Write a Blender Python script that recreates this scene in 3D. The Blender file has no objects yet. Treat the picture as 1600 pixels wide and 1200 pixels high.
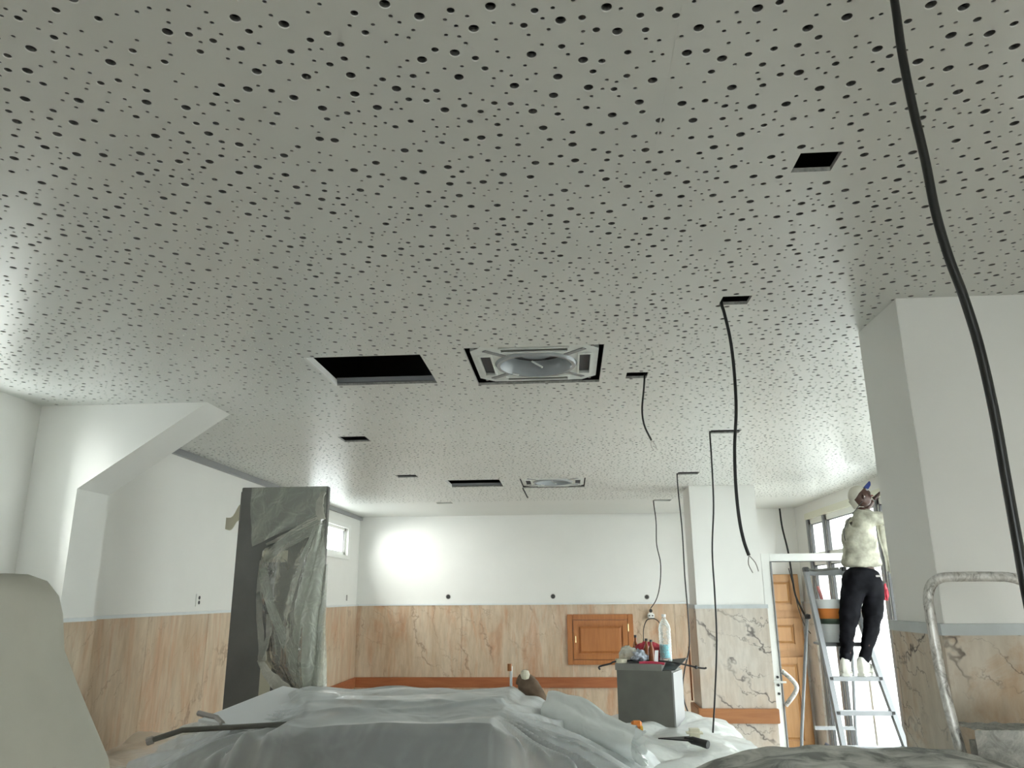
import bpy, bmesh, math, random
import numpy as np
from mathutils import Vector, Matrix, noise
from mathutils.geometry import delaunay_2d_cdt
random.seed(7)
PI = math.pi
C = bpy.context.scene.collection
SC = bpy.context.scene

# ------------------------------------------------------------------ camera
EYE, CEIL = 1.80, 2.85
cam = bpy.data.cameras.new('camera'); co = bpy.data.objects.new('camera', cam); C.objects.link(co)
cam.sensor_width = 36; cam.lens = 1194.7/1600*36; cam.clip_start = 0.05; cam.clip_end = 200
p, y, r = math.radians(15.459), math.radians(-4.027), math.radians(-.422)
fw = Vector((math.sin(y)*math.cos(p), math.cos(y)*math.cos(p), math.sin(p)))
ri = Vector((math.cos(y), -math.sin(y), 0)); up = ri.cross(fw)
ri2 = math.cos(r)*ri + math.sin(r)*up; up2 = -math.sin(r)*ri + math.cos(r)*up
M = Matrix((ri2, up2, -fw)).transposed().to_4x4(); M.translation = (0, 0, EYE)
co.matrix_world = M
SC.camera = co

# ------------------------------------------------------------------ world, daylight, exposure
SC.view_settings.view_transform = 'Standard'
SC.view_settings.look = 'None'
SC.view_settings.gamma = 1
SC.view_settings.use_curve_mapping = False
SC.view_settings.exposure = 0.0
w = bpy.data.worlds.new('overcast_sky'); SC.world = w; w.use_nodes = True
bg = w.node_tree.nodes['Background']; bg.inputs[0].default_value = (.93, .975, 1, 1); bg.inputs[1].default_value = 13.0
SC.cycles.max_bounces = 10; SC.cycles.diffuse_bounces = 7; SC.cycles.transparent_max_bounces = 24
SC.cycles.use_denoising = True
sl = bpy.data.lights.new('hazy_sun', 'SUN'); sl.energy = 24; sl.angle = math.radians(50); sl.color = (1, .98, .95)
so = bpy.data.objects.new('hazy_sun', sl); C.objects.link(so); so.location = (-20, -18, 15)
so.rotation_euler = Vector((1, 1.55, -.50)).to_track_quat('-Z', 'Y').to_euler()
def portal(loc, rot, sx, sy):
    l = bpy.data.lights.new('portal', 'AREA'); l.shape = 'RECTANGLE'; l.size = sx; l.size_y = sy
    l.cycles.is_portal = True
    o = bpy.data.objects.new('daylight_portal', l); C.objects.link(o); o.location = loc; o.rotation_euler = rot
portal((3.02, 6.85, 1.35), (0, PI/2, 0), 2.6, 5.6)         # glazed right wall
portal((-3.18, 3.55, 2.3), (0, -PI/2, 0), 1.0, .5)         # near left window
portal((-3.0, 9.1, 2.48), (0, -PI/2, 0), .4, 1.7)          # small high left window
portal((0, -4.22, 1.5), (-PI/2, 0, 0), 2.4, 1.6)          # unseen window behind the camera

# ------------------------------------------------------------------ node materials
class NT:
    def __init__(s, name):
        s.m = bpy.data.materials.new(name); s.m.use_nodes = True; s.t = s.m.node_tree; s.n = s.t.nodes
        s.b = s.n['Principled BSDF']; s.out = s.n['Material Output']
    def new(s, k, **kw):
        n = s.n.new(k)
        for a, v in kw.items(): setattr(n, a, v)
        return n
    def L(s, a, b): s.t.links.new(a, b)
    def coord(s, sc=(1, 1, 1), rot=(0, 0, 0)):
        c = s.new('ShaderNodeTexCoord'); mp = s.new('ShaderNodeMapping')
        mp.inputs['Scale'].default_value = sc; mp.inputs['Rotation'].default_value = rot
        s.L(c.outputs['Object'], mp.inputs[0]); return mp.outputs[0]
    def noise(s, v, scale, detail=4, rough=.55, dist=0):
        n = s.new('ShaderNodeTexNoise'); n.inputs['Scale'].default_value = scale; n.inputs['Detail'].default_value = detail
        n.inputs['Roughness'].default_value = rough; n.inputs['Distortion'].default_value = dist; s.L(v, n.inputs['Vector']); return n.outputs['Fac']
    def ramp(s, f, stops):
        n = s.new('ShaderNodeValToRGB'); e = n.color_ramp.elements
        while len(e) < len(stops): e.new(.5)
        for q, (a, c) in zip(e, stops):
            q.position = a; q.color = (*c, 1) if len(c) == 3 else c
        s.L(f, n.inputs[0]); return n.outputs[0]
    def mix(s, f, a, b, mode='MIX'):
        n = s.new('ShaderNodeMix', data_type='RGBA', blend_type=mode)
        if isinstance(f, (int, float)): n.inputs[0].default_value = f
        else: s.L(f, n.inputs[0])
        for i, q in ((6, a), (7, b)):
            if isinstance(q, tuple): n.inputs[i].default_value = (*q, 1)
            else: s.L(q, n.inputs[i])
        return n.outputs[2]
    def bump(s, f, st=.3, d=.01):
        n = s.new('ShaderNodeBump'); n.inputs['Strength'].default_value = st; n.inputs['Distance'].default_value = d
        s.L(f, n.inputs['Height']); s.L(n.outputs[0], s.b.inputs['Normal'])
    def set(s, **k):
        for a, v in k.items():
            i = s.b.inputs[a.replace('_', ' ')]
            if isinstance(v, tuple) and len(v) == 3: v = (*v, 1)
            i.default_value = v
def plain(name, col, rough=.5, metal=0, var=0.0, vs=8, bump=0, **kw):
    t = NT(name); t.set(Base_Color=col, Roughness=rough, Metallic=metal); t.set(**kw)
    if var:
        f = t.noise(t.coord(), vs, 5)
        t.L(t.ramp(f, [(.3, tuple(c*(1-var) for c in col)), (.7, tuple(min(1, c*(1+var)) for c in col))]), t.b.inputs['Base Color'])
        if bump: t.bump(f, bump, .004)
    return t.m
def marble(name, base, warm, vein, orange, stretch=(2.2, 2.2, .7), rot=(0, .15, 0), blot=1.5, amt=.75, vs=(.9, 6, (.2, 1.1, .3)), vamt=.8, lo=.47):
    """clouded ground, warm streaks and blotches, directional wandering veins"""
    t = NT(name); v = t.coord(stretch, rot)
    c = t.mix(t.ramp(t.noise(v, 1.8, 7, .65, .5), [(.32, (0, 0, 0)), (.66, (1, 1, 1))]), base, warm)
    c = t.mix(t.ramp(t.noise(v, blot, 6, .65, 1.2), [(.50, (0, 0, 0)), (.68, (amt, amt, amt))]), c, orange)
    def veins(c, sc, rt, dist, width, msc, lo, strength):
        vv = t.coord((1, 1, 1), rt); wv = t.new('ShaderNodeTexWave'); wv.inputs['Scale'].default_value = sc; wv.inputs['Distortion'].default_value = dist
        wv.inputs['Detail'].default_value = 5; wv.inputs['Detail Scale'].default_value = 1.1; wv.inputs['Detail Roughness'].default_value = .68
        t.L(vv, wv.inputs['Vector'])
        ln = t.ramp(wv.outputs['Fac'], [(0, (1, 1, 1)), (width, (.35, .35, .35)), (width*3.5, (0, 0, 0))])
        mk = t.ramp(t.noise(vv, msc, 3, .6), [(lo, (0, 0, 0)), (lo+.12, (strength, strength, strength))])
        return t.mix(t.mix(1.0, ln, mk, 'MULTIPLY'), c, vein)
    c = veins(c, vs[0], vs[2], vs[1], .012, 1.6, lo, vamt)
    c = veins(c, vs[0]*2.3, (vs[2][0]+.4, vs[2][1]*.8, vs[2][2]+.9), vs[1]*1.2, .012, 2.4, lo+.03, vamt*.7)
    sp = t.ramp(t.noise(t.coord((26, 26, 5)), 1, 4), [(.36, (.86, .85, .84)), (.62, (1, 1, 1))])
    c = t.mix(1.0, c, sp, 'MULTIPLY')
    t.L(c, t.b.inputs['Base Color']); t.set(Roughness=.32); return t.m
def wood(name, a, b, axis='z'):
    sc = {'z': (14, 14, 1.2), 'x': (1.2, 14, 14)}[axis]
    t = NT(name); f = t.noise(t.coord(sc), 2.0, 6, .6, .5)
    t.L(t.ramp(f, [(.3, a), (.7, b)]), t.b.inputs['Base Color']); t.set(Roughness=.4); t.bump(f, .08, .002); return t.m
def film(name, col, clear=.25, rough=.25, trans=.35, bump=.25, vs=14):
    """thin polythene: part see-through, part milky, with a soft shine"""
    t = NT(name); n = t.n; n.remove(t.b)
    tr = t.new('ShaderNodeBsdfTransparent'); df = t.new('ShaderNodeBsdfDiffuse'); tl = t.new('ShaderNodeBsdfTranslucent'); gl = t.new('ShaderNodeBsdfGlossy')
    for q in (df, tl): q.inputs[0].default_value = (*col, 1)
    gl.inputs['Roughness'].default_value = rough
    bp = t.new('ShaderNodeBump'); bp.inputs['Strength'].default_value = bump; bp.inputs['Distance'].default_value = .05
    t.L(t.noise(t.coord(), vs, 2, .45, .6), bp.inputs['Height'])
    for q in (df, tl, gl): t.L(bp.outputs[0], q.inputs['Normal'])
    def mx(f, a, b):
        m = t.new('ShaderNodeMixShader')
        if isinstance(f, float): m.inputs[0].default_value = f
        else: t.L(f, m.inputs[0])
        t.L(a, m.inputs[1]); t.L(b, m.inputs[2]); return m.outputs[0]
    s1 = mx(trans, df.outputs[0], tl.outputs[0])
    fr = t.new('ShaderNodeLayerWeight'); fr.inputs[0].default_value = .25
    s2 = mx(fr.outputs['Fresnel'], s1, gl.outputs[0]); fc_ = t.new('ShaderNodeLayerWeight'); fc_.inputs[0].default_value = .5; t.L(bp.outputs[0], fc_.inputs['Normal'])
    sq_ = t.new('ShaderNodeMath', operation='MULTIPLY_ADD'); sq_.inputs[1].default_value = -1.3*clear; sq_.inputs[2].default_value = 1.3*clear; sq_.use_clamp = True
    t.L(fc_.outputs['Facing'], sq_.inputs[0]); s3 = mx(sq_.outputs[0], s2, tr.outputs[0])   # seen edge-on the film looks milkier
    t.L(s3, t.out.inputs[0]); return t.m
def pane_glass(name):
    t = NT(name); t.n.remove(t.b)
    tr = t.new('ShaderNodeBsdfTransparent'); gl = t.new('ShaderNodeBsdfGlossy'); gl.inputs['Roughness'].default_value = .02
    tr.inputs[0].default_value = (.96, .98, .97, 1)
    lw_ = t.new('ShaderNodeLayerWeight'); lw_.inputs[0].default_value = .5; m = t.new('ShaderNodeMixShader')
    pw = t.new('ShaderNodeMath', operation='POWER'); pw.inputs[1].default_value = 5; t.L(lw_.outputs['Facing'], pw.inputs[0])
    ad_ = t.new('ShaderNodeMath', operation='MULTIPLY_ADD'); ad_.inputs[1].default_value = .6; ad_.inputs[2].default_value = .03; t.L(pw.outputs[0], ad_.inputs[0])
    t.L(ad_.outputs[0], m.inputs[0]); t.L(tr.outputs[0], m.inputs[1]); t.L(gl.outputs[0], m.inputs[2]); t.L(m.outputs[0], t.out.inputs[0]); return t.m

mt = {}
mt['wall'] = plain('white_wall_paint', (.80, .80, .77), .45, var=.02, vs=2)
mt['ceil'] = plain('ceiling_paint', (.68, .69, .655), .36, var=.012, vs=3, **{'Specular_IOR_Level': .85})
mt['core'] = plain('shaded_gypsum', (.17, .17, .165), .9)  # unpainted gypsum, darkened to stand in for shade inside the holes
mt['cut'] = plain('cut_board_edge', (.32, .32, .30), .9, var=.3, vs=60)
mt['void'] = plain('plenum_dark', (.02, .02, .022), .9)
mt['floor'] = plain('grey_floor', (.36, .34, .31), .4, var=.15)
mt['marble_tan'] = marble('tan_marble', (.69, .58, .45), (.55, .40, .27), (.22, .12, .07), (.55, .27, .14), (2.6, 2.6, .6), (0, .18, 0), 1.7, .65, (1.1, 8, (.2, .25, .3)), .5)
mt['marble_grey'] = marble('pale_veined_marble', (.62, .58, .52), (.54, .47, .39), (.09, .075, .07), (.52, .37, .25), (1.2, 1.2, .9), (.3, .5, 0), 1.5, .45, (1.0, 9, (.5, .85, .4)), .9)
mt['marble_spot'] = marble('blotched_marble', (.64, .59, .51), (.52, .45, .36), (.05, .03, .025), (.42, .25, .12), (2.4, 2.4, 2.0), (.3, .5, 0), 2.0, .55, (1.7, 10, (.4, .8, .2)), 1.0, .40)
mt['marble_pale'] = marble('pale_marble', (.80, .79, .76), (.74, .72, .68), (.3, .28, .26), (.72, .68, .62), (1.2, 1.2, .9), (.3, .5, 0), 1.5, .2, (1.0, 9, (.5, .85, .4)), .5)
mt['ledge'] = plain('ledge_white', (.72, .75, .76), .5, var=.05)
mt['ledge2'] = plain('grey_ledge', (.50, .54, .55), .5, var=.1)
mt['rail'] = wood('red_brown_wood', (.30, .095, .035), (.42, .15, .06), 'x')
mt['rail2'] = wood('orange_wood', (.31, .12, .04), (.40, .17, .06), 'x')
mt['oak'] = wood('oak', (.40, .20, .07), (.50, .27, .105), 'z')
mt['hatchwood'] = wood('hatch_wood', (.36, .13, .04), (.47, .19, .06), 'z')
mt['white_pvc'] = plain('white_frame', (.82, .83, .80), .3)
mt['cream'] = plain('cream_frame', (.74, .74, .62), .4)
mt['gasket'] = plain('black_gasket', (.03, .03, .03), .5)
mt['alu'] = plain('aluminium', (.26, .27, .28), .5, .1)
mt['alugrey'] = plain('grey_mullion', (.30, .31, .32), .4, .3)
mt['steel'] = plain('brushed_steel', (.185, .185, .18), .5, .3, var=.14, vs=3)
mt['boxgrey'] = plain('grey_sheet_metal', (.13, .13, .115), .5, .2, var=.12, vs=6)
mt['boxlit'] = plain('lit_sheet_metal', (.30, .30, .30), .45, .3)
mt['cable'] = plain('black_cable', (.008, .009, .008), .35)
mt['wire'] = plain('wire_grey', (.35, .33, .31), .5)
mt['acwhite'] = plain('ac_foam_white', (.74, .76, .73), .55, var=.06, vs=14)
mt['acgrey'] = plain('ac_bell_mouth', (.34, .37, .39), .22)
mt['acdark'] = plain('ac_dark', (.05, .05, .055), .6)
mt['tape'] = plain('masking_tape', (.66, .63, .50), .6)
mt['film'] = film('gathered_polythene', (.80, .80, .72), .25, .22, .3, .6, 16)
mt['film_clear'] = film('clear_polythene', (.76, .77, .68), .62, .2, .2, .7, 12)
mt['film_mid'] = film('cloudy_polythene', (.70, .74, .66), .45, .2, .2, .7, 12)
mt['film_tab'] = film('milky_polythene', (.80, .84, .86), .50, .28, .15, .7, 5)
mt['film_thick'] = film('white_polythene', (.80, .83, .82), .06, .3, .2, .5, 8)
mt['cloth'] = plain('dust_cover', (.52, .515, .45), .65, var=.05, vs=7, bump=.2)
mt['paper'] = plain('white_sheet', (.80, .82, .85), .5)
mt['black'] = plain('black_plastic', (.02, .02, .02), .5)
mt['skin'] = plain('skin', (.06, .026, .018), .5)
mt['shirt'] = plain('stained_shirt', (.37, .36, .29), .85, var=.42, vs=13, bump=.5)
mt['jeans'] = plain('black_jeans', (.007, .007, .009), .8, var=.6, vs=9, bump=.4, **{'Specular_IOR_Level': .08})
mt['shoe'] = plain('worn_white_shoe', (.70, .69, .62), .7, var=.1, vs=20)
mt['capw'] = plain('cap_white', (.50, .48, .42), .8, var=.1)
mt['capb'] = plain('cap_blue', (.02, .05, .32), .6)
mt['red'] = plain('red_cloth', (.42, .03, .05), .7, var=.2)
mt['orange'] = plain('orange_band', (.62, .20, .035), .5)
mt['green'] = plain('dark_green_band', (.05, .08, .055), .5)
mt['bottle'] = film('clear_bottle', (.85, .92, .92), .62, .08, .2, .3, 40)
mt['glass'] = pane_glass('window_glass')
mt['brown'] = plain('brown_glass', (.22, .06, .015), .12)
mt['liquid'] = plain('blue_liquid', (.20, .62, .72), .15)
mt['brass'] = plain('brass', (.75, .62, .32), .3, .8)
mt['facade'] = plain('pale_render', (.62, .63, .62), .8, var=.08, vs=1)
mt['facade2'] = plain('grey_shutter', (.16, .18, .18), .6)
mt['street'] = plain('pavement', (.42, .42, .41), .8, var=.1)
t = NT('plaster_caked'); f = t.noise(t.coord(), 22, 8, .7, 1.5)
t.L(t.ramp(f, [(.32, (.24, .24, .22)), (.5, (.42, .42, .39)), (.68, (.60, .59, .55))]), t.b.inputs['Base Color']); t.set(Roughness=.8); t.bump(f, .9, .01); mt['caked'] = t.m
t = NT('paint_spattered_tube'); f = t.noise(t.coord((1, 1, .6)), 40, 6, .7, 1.0)
t.L(t.ramp(f, [(.36, (.22, .21, .19)), (.44, (.50, .49, .46)), (.58, (.74, .73, .70))]), t.b.inputs['Base Color']); t.set(Roughness=.4, Metallic=.25); t.bump(f, .4, .002); mt['tube'] = t.m
t = NT('dusty_grey_sheet'); f = t.noise(t.coord(), 13, 5, .6, .6)
t.L(t.ramp(f, [(.40, (.20, .21, .20)), (.50, (.46, .47, .45)), (.62, (.70, .70, .67))]), t.b.inputs['Base Color']); t.set(Roughness=.55); mt['dusty'] = t.m

# ------------------------------------------------------------------ mesh helpers
class MB:
    """collects vertices and faces in world metres"""
    def __init__(s): s.v = []; s.f = []; s.mi = []; s.k = 0
    def add(s, vs, fs):
        o = len(s.v); s.v += [tuple(q) for q in vs]; s.f += [tuple(i+o for i in f) for f in fs]; s.mi += [s.k]*len(fs); return s
    def box(s, x0, x1, y0, y1, z0, z1, bev=0):
        if bev <= 0:
            vs = [(x, y, z) for z in (z0, z1) for y in (y0, y1) for x in (x0, x1)]
            return s.add(vs, [(0, 2, 3, 1), (4, 5, 7, 6), (0, 1, 5, 4), (2, 6, 7, 3), (0, 4, 6, 2), (1, 3, 7, 5)])
        bm = bmesh.new(); bmesh.ops.create_cube(bm, size=1)
        for v in bm.verts: v.co = Vector(((x0+x1)/2+v.co.x*(x1-x0), (y0+y1)/2+v.co.y*(y1-y0), (z0+z1)/2+v.co.z*(z1-z0)))
        bmesh.ops.bevel(bm, geom=bm.edges[:], offset=bev, segments=2, affect='EDGES')
        bm.verts.index_update(); s.add([v.co[:] for v in bm.verts], [[v.index for v in f.verts] for f in bm.faces]); bm.free(); return s
    def prism(s, poly, axis, a, b):
        """polygon in the plane across `axis`, from a to b"""
        n = len(poly); P = lambda q, t: {'x': (t, q[0], q[1]), 'y': (q[0], t, q[1]), 'z': (q[0], q[1], t)}[axis]
        vs = [P(q, a) for q in poly] + [P(q, b) for q in poly]
        return s.add(vs, [tuple(range(n)), tuple(range(2*n-1, n-1, -1))] + [(i, (i+1) % n, (i+1) % n+n, i+n) for i in range(n)])
    def tube(s, pts, rad, n=10, smooth=0, caps=True):
        P = [Vector(q) for q in pts]
        if smooth: P = spline(P, smooth)
        R = rad if isinstance(rad, list) else [rad]*len(P)
        if len(R) != len(P): R = [R[min(len(R)-1, int(i/(len(P)-1)*(len(R)-1)+.5))] for i in range(len(P))]
        vs = []; up = None
        for i, q in enumerate(P):
            d = (P[min(i+1, len(P)-1)]-P[max(i-1, 0)]).normalized()
            if up is None: up = Vector((0, 0, 1)) if abs(d.z) < .9 else Vector((1, 0, 0))
            a = d.cross(up).normalized(); b = a.cross(d).normalized(); up = b
            for k in range(n):
                t = 2*PI*k/n; vs.append(q+R[i]*(math.cos(t)*a+math.sin(t)*b))
        fs = [(i*n+k, i*n+(k+1) % n, (i+1)*n+(k+1) % n, (i+1)*n+k) for i in range(len(P)-1) for k in range(n)]
        if caps: fs += [tuple(range(n-1, -1, -1)), tuple((len(P)-1)*n+k for k in range(n))]
        return s.add(vs, fs)
    def lathe(s, prof, c=(0, 0, 0), n=24, M=None, jit=0):
        vs = []; c = Vector(c)
        for j, (r_, z) in enumerate(prof):
            for k in range(n):
                t = 2*PI*k/n; rr = r_*(1+jit*noise.noise(Vector((math.cos(t)*1.6, math.sin(t)*1.6, z*3))))
                q = Vector((rr*math.cos(t), rr*math.sin(t), z)); vs.append((M @ q if M else q)+c)
        m = len(prof)
        return s.add(vs, [(j*n+k, j*n+(k+1) % n, (j+1)*n+(k+1) % n, (j+1)*n+k) for j in range(m-1) for k in range(n)] + [tuple(range(n-1, -1, -1)), tuple((m-1)*n+k for k in range(n))])
    def grid(s, fn, nu, nv):
        vs = [fn(i/nu, j/nv) for j in range(nv+1) for i in range(nu+1)]
        return s.add(vs, [(j*(nu+1)+i, j*(nu+1)+i+1, (j+1)*(nu+1)+i+1, (j+1)*(nu+1)+i) for j in range(nv) for i in range(nu)])
    def plate(s, outer, holes, z0, z1):
        """flat board with convex holes cut right through"""
        vs = [Vector(q[:2]) for q in outer]; fs = [list(range(len(outer)))]
        own = [-1]*len(vs)
        for h, q in enumerate(holes):
            fs.append(list(range(len(vs), len(vs)+len(q)))); vs += [Vector(a) for a in q]; own += [h]*len(q)
        V, _, F, *_ = delaunay_2d_cdt(vs, [], fs, 0, 1e-7, False)
        own = own + [-2]*(len(V)-len(own))
        F = [f for f in F if not (own[f[0]] >= 0 and own[f[0]] == own[f[1]] == own[f[2]])]
        s.add([(q.x, q.y, z0) for q in V], [f[::-1] for f in F])
        s.add([(q.x, q.y, z1) for q in V], F)
        for q in [outer]+list(holes):
            n = len(q); s.add([(a[0], a[1], z0) for a in q]+[(a[0], a[1], z1) for a in q], [(i, (i+1) % n, (i+1) % n+n, i+n) for i in range(n)])
        return s
    def build(s, name, mat, parent=None, smooth=False, kind=None, fix=True):
        o_ = Vector(parent_base(parent)) if parent else Vector((0, 0, 0))
        me = bpy.data.meshes.new(name); me.from_pydata([tuple(Vector(q)-o_) for q in s.v], [], s.f)
        for m_ in (mat if isinstance(mat, list) else [mat]): me.materials.append(m_)
        if isinstance(mat, list): me.polygons.foreach_set('material_index', s.mi)
        if fix and len(s.v) < 60000:
            bm = bmesh.new(); bm.from_mesh(me); bmesh.ops.recalc_face_normals(bm, faces=bm.faces[:]); bm.to_mesh(me); bm.free()
        if smooth: me.polygons.foreach_set('use_smooth', [True]*len(me.polygons))
        me.update(); o = bpy.data.objects.new(name, me); C.objects.link(o)
        if parent: o.parent = parent
        if kind: o['kind'] = kind
        return o
def parent_base(o):
    v = Vector((0, 0, 0))
    while o is not None: v += o.location; o = o.parent
    return v
def spline(P, k):
    out = []
    for i in range(len(P)-1):
        a, b, c, d = P[max(i-1, 0)], P[i], P[i+1], P[min(i+2, len(P)-1)]
        for j in range(k):
            t = j/k; out.append(.5*((2*b)+(c-a)*t+(2*a-5*b+4*c-d)*t*t+(3*b-a-3*c+d)*t**3))
    return out+[P[-1]]
def thing(name, label, cat, loc=(0, 0, 0), group=None):
    o = bpy.data.objects.new(name, None); C.objects.link(o); o.location = loc; o['label'] = label; o['category'] = cat
    o.empty_display_size = .1
    if group: o['group'] = group
    return o
def tag(o, label, cat, group=None, kind=None):
    o['label'] = label; o['category'] = cat
    if group: o['group'] = group
    if kind: o['kind'] = kind
    return o
def B(name, mat, parent, *a, bev=0, **k): return MB().box(*a, bev=bev).build(name, mat, parent, **k)
def smo(o, ang=40):
    o.data.polygons.foreach_set('use_smooth', [True]*len(o.data.polygons)); o.data.set_sharp_from_angle(angle=math.radians(ang)); return o

# ------------------------------------------------------------------ ceiling: board with scattered round perforations and cut openings
XL, XR, YB, YF = -2.84, 2.90, 10.45, -4.0
TH = .0125
cuts = {'h1': (.60, .70, 1.72, 1.81), 'h2': (.59, .695, 2.665, 2.75), 'h3': (.31, .415, 3.635, 3.74), 'h4': (.97, 1.17, 5.07, 5.18),
        'h5': (1.0, 1.19, 6.88, 7.03), 'l1': (-1.55, -1.36, 5.02, 5.20), 'l2': (-1.54, -1.35, 6.75, 6.90),
        'B1': (-1.17, -.645, 3.25, 3.73), 'B2': (-1.15, -.63, 7.13, 7.61), 'A1': (-.44, .18, 3.18, 3.79), 'A2': (-.44, .18, 7.11, 7.76)}
far_cuts = {'h6': (1.0, 1.2, 8.93, 9.09), 'l3': (-1.53, -1.34, 8.80+.06, 9.0)}
def rect(c): return [(c[0], c[2]), (c[1], c[2]), (c[1], c[3]), (c[0], c[3])]
TW, TL = (XR+.02-(XL-.02))/5, 1.2
rng = random.Random(3)
def scatter():
    pts = []; cell = {}
    def ok(x, y, rr, m):
        cx, cy = int(x/.06), int(y/.06)
        for i in range(cx-2, cx+3):
            for j in range(cy-2, cy+3):
                for (a, b, c) in cell.get((i, j), ()):
                    if (a-x)**2+(b-y)**2 < (rr+c+m)**2: return False
        return True
    for rr, cnt, m, self_m in ((.010, 116, .010, .042), (.0073, 195, .012, .020), (.0042, 470, .013, .013)):
        k = tries = 0
        while k < cnt and tries < 20000:
            tries += 1; e = rr+.0015
            x = rng.uniform(e, TW-e); y_ = rng.uniform(e, TL-e)
            if ok(x, y_, rr, self_m):
                cell.setdefault((int(x/.06), int(y_/.06)), []).append((x, y_, rr)); pts.append((x, y_, rr)); k += 1
    return pts
pats = [scatter() for _ in range(2)]
def lod(row): return ((20, 16, 12), (16, 14, 10), (14, 12, 8), (12, 10, 8), (10, 8, 8), (8, 8, 8), (8, 8, 8))[row]
cv, cf, cm = [], [], []; base = 0; cache = {}
def tile_mesh(pts, row, rects, ox, oy):
    N = dict(zip((.010, .0073, .0042), lod(row))); holes = []; ctr = []
    for (x, y_, rr) in pts:
        if any(c[0]-ox-rr-.002 < x < c[1]-ox+rr+.002 and c[2]-oy-rr-.002 < y_ < c[3]-oy+rr+.002 for c in rects): continue
        n = N[rr]; a0 = (x*977) % 1
        kk = 1.13 if row < 4 else 1.0
        holes.append([(x+kk*rr*math.cos(a0+2*PI*k/n), y_+kk*rr*math.sin(a0+2*PI*k/n)) for k in range(n)]); ctr.append((x, y_, kk))
    for c in rects:                                    # clip the opening to this tile
        a, b, cc, d = max(c[0]-ox, 0), min(c[1]-ox, TW), max(c[2]-oy, 0), min(c[3]-oy, TL)
        holes.append([(a, cc), (b, cc), (b, d), (a, d)])
    m = MB(); vs = [Vector(q) for q in ((0, 0), (TW, 0), (TW, TL), (0, TL))]; fs = [[0, 1, 2, 3]]; own = [{-1}]*4
    for h, q in enumerate(holes): fs.append(list(range(len(vs), len(vs)+len(q)))); vs += [Vector(a) for a in q]
    V, _, F, ov, _, of = delaunay_2d_cdt(vs, [], fs, 0, 1e-7, True)
    F = [f for f, o in zip(F, of) if not any(i > 0 for i in o)]
    m.add([(q.x, q.y, 0) for q in V], [f[::-1] for f in F])
    nh = len(holes)-len(rects)
    for h, q in enumerate(holes):
        n = len(q)
        if h >= nh: continue
        x, y_, kk = ctr[h]; q2 = [(x+(a[0]-x)/kk, y_+(a[1]-y_)/kk) for a in q]; z1 = 0
        ringf = [(i, (i+1) % n, (i+1) % n+n, i+n) for i in range(n)]
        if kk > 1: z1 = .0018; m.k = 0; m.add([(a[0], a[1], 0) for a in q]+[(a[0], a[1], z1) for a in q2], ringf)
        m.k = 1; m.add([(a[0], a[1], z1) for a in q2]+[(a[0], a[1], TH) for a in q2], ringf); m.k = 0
    return np.array(m.v), m.f, m.mi
for row in range(7):
    for colm in range(5):
        ox, oy = XL-.02+colm*TW, .45+row*TL
        rc = [c for c in cuts.values() if c[0] < ox+TW and c[1] > ox and c[2] < oy+TL and c[3] > oy]
        pi = (colm+row) % 2
        key = (pi, lod(row))
        if rc: V_, F_, I_ = tile_mesh(pats[pi], row, rc, ox, oy)
        else:
            if key not in cache: cache[key] = tile_mesh(pats[pi], row, [], ox, oy)
            V_, F_, I_ = cache[key]
        cv.append(V_+np.array([ox, oy, CEIL])); cf += [tuple(i+base for i in f) for f in F_]; base += len(V_); cm += I_
m = MB(); m.v = [tuple(q) for q in np.concatenate(cv)]; m.f = cf; m.mi = cm
m.plate([(XL-.02, 8.85), (XR+.02, 8.85), (XR+.02, YB), (XL-.02, YB)], [rect(c) for c in far_cuts.values()], CEIL, CEIL+TH)
m.box(XL-.2, XR+.02, YF, .45, CEIL, CEIL+TH); m.box(XL-.2, XL-.02, .45, 4.3, CEIL, CEIL+TH)
for c in cuts.values():                                # cut edges of the board round the openings
    m.k = 2; q = rect(c); n = 4; m.add([(a[0], a[1], CEIL) for a in q]+[(a[0], a[1], CEIL+.0125) for a in q], [(i, (i+1) % n, (i+1) % n+n, i+n) for i in range(n)])
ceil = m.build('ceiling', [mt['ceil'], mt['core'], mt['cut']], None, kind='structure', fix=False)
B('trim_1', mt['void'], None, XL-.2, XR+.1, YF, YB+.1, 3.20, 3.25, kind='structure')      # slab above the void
# loose joint tape line and steel profiles seen in the openings
def profile(c, parent): return MB().box(c[0], c[1], c[3]-.004, c[3]+.02, CEIL+.016, CEIL+.04).build('steel_profile', mt['alugrey'], parent)
profile(cuts['B1'], ceil); profile(cuts['B2'], ceil)
B('cut_edge', mt['wall'], ceil, cuts['B1'][0]-.009, cuts['B1'][0]+.003, 3.25, 3.73, CEIL-.003, CEIL+.03)
B('cut_edge', mt['wall'], ceil, cuts['B2'][0]-.008, cuts['B2'][0]+.002, 7.13, 7.61, CEIL-.002, CEIL+.03)
B('joint_ridge', mt['ceil'], ceil, .236, .240, .5, 3.4, CEIL-.0004, CEIL+.001)

# ------------------------------------------------------------------ floor, street
B('floor', mt['floor'], None, XL-.3, XR+.2, YF-.1, YB+.2, -.1, 0, kind='structure')
st = B('street_pavement', mt['street'], None, XR+.2, 30, -20, 40, -.3, -.1, kind='structure')

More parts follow.
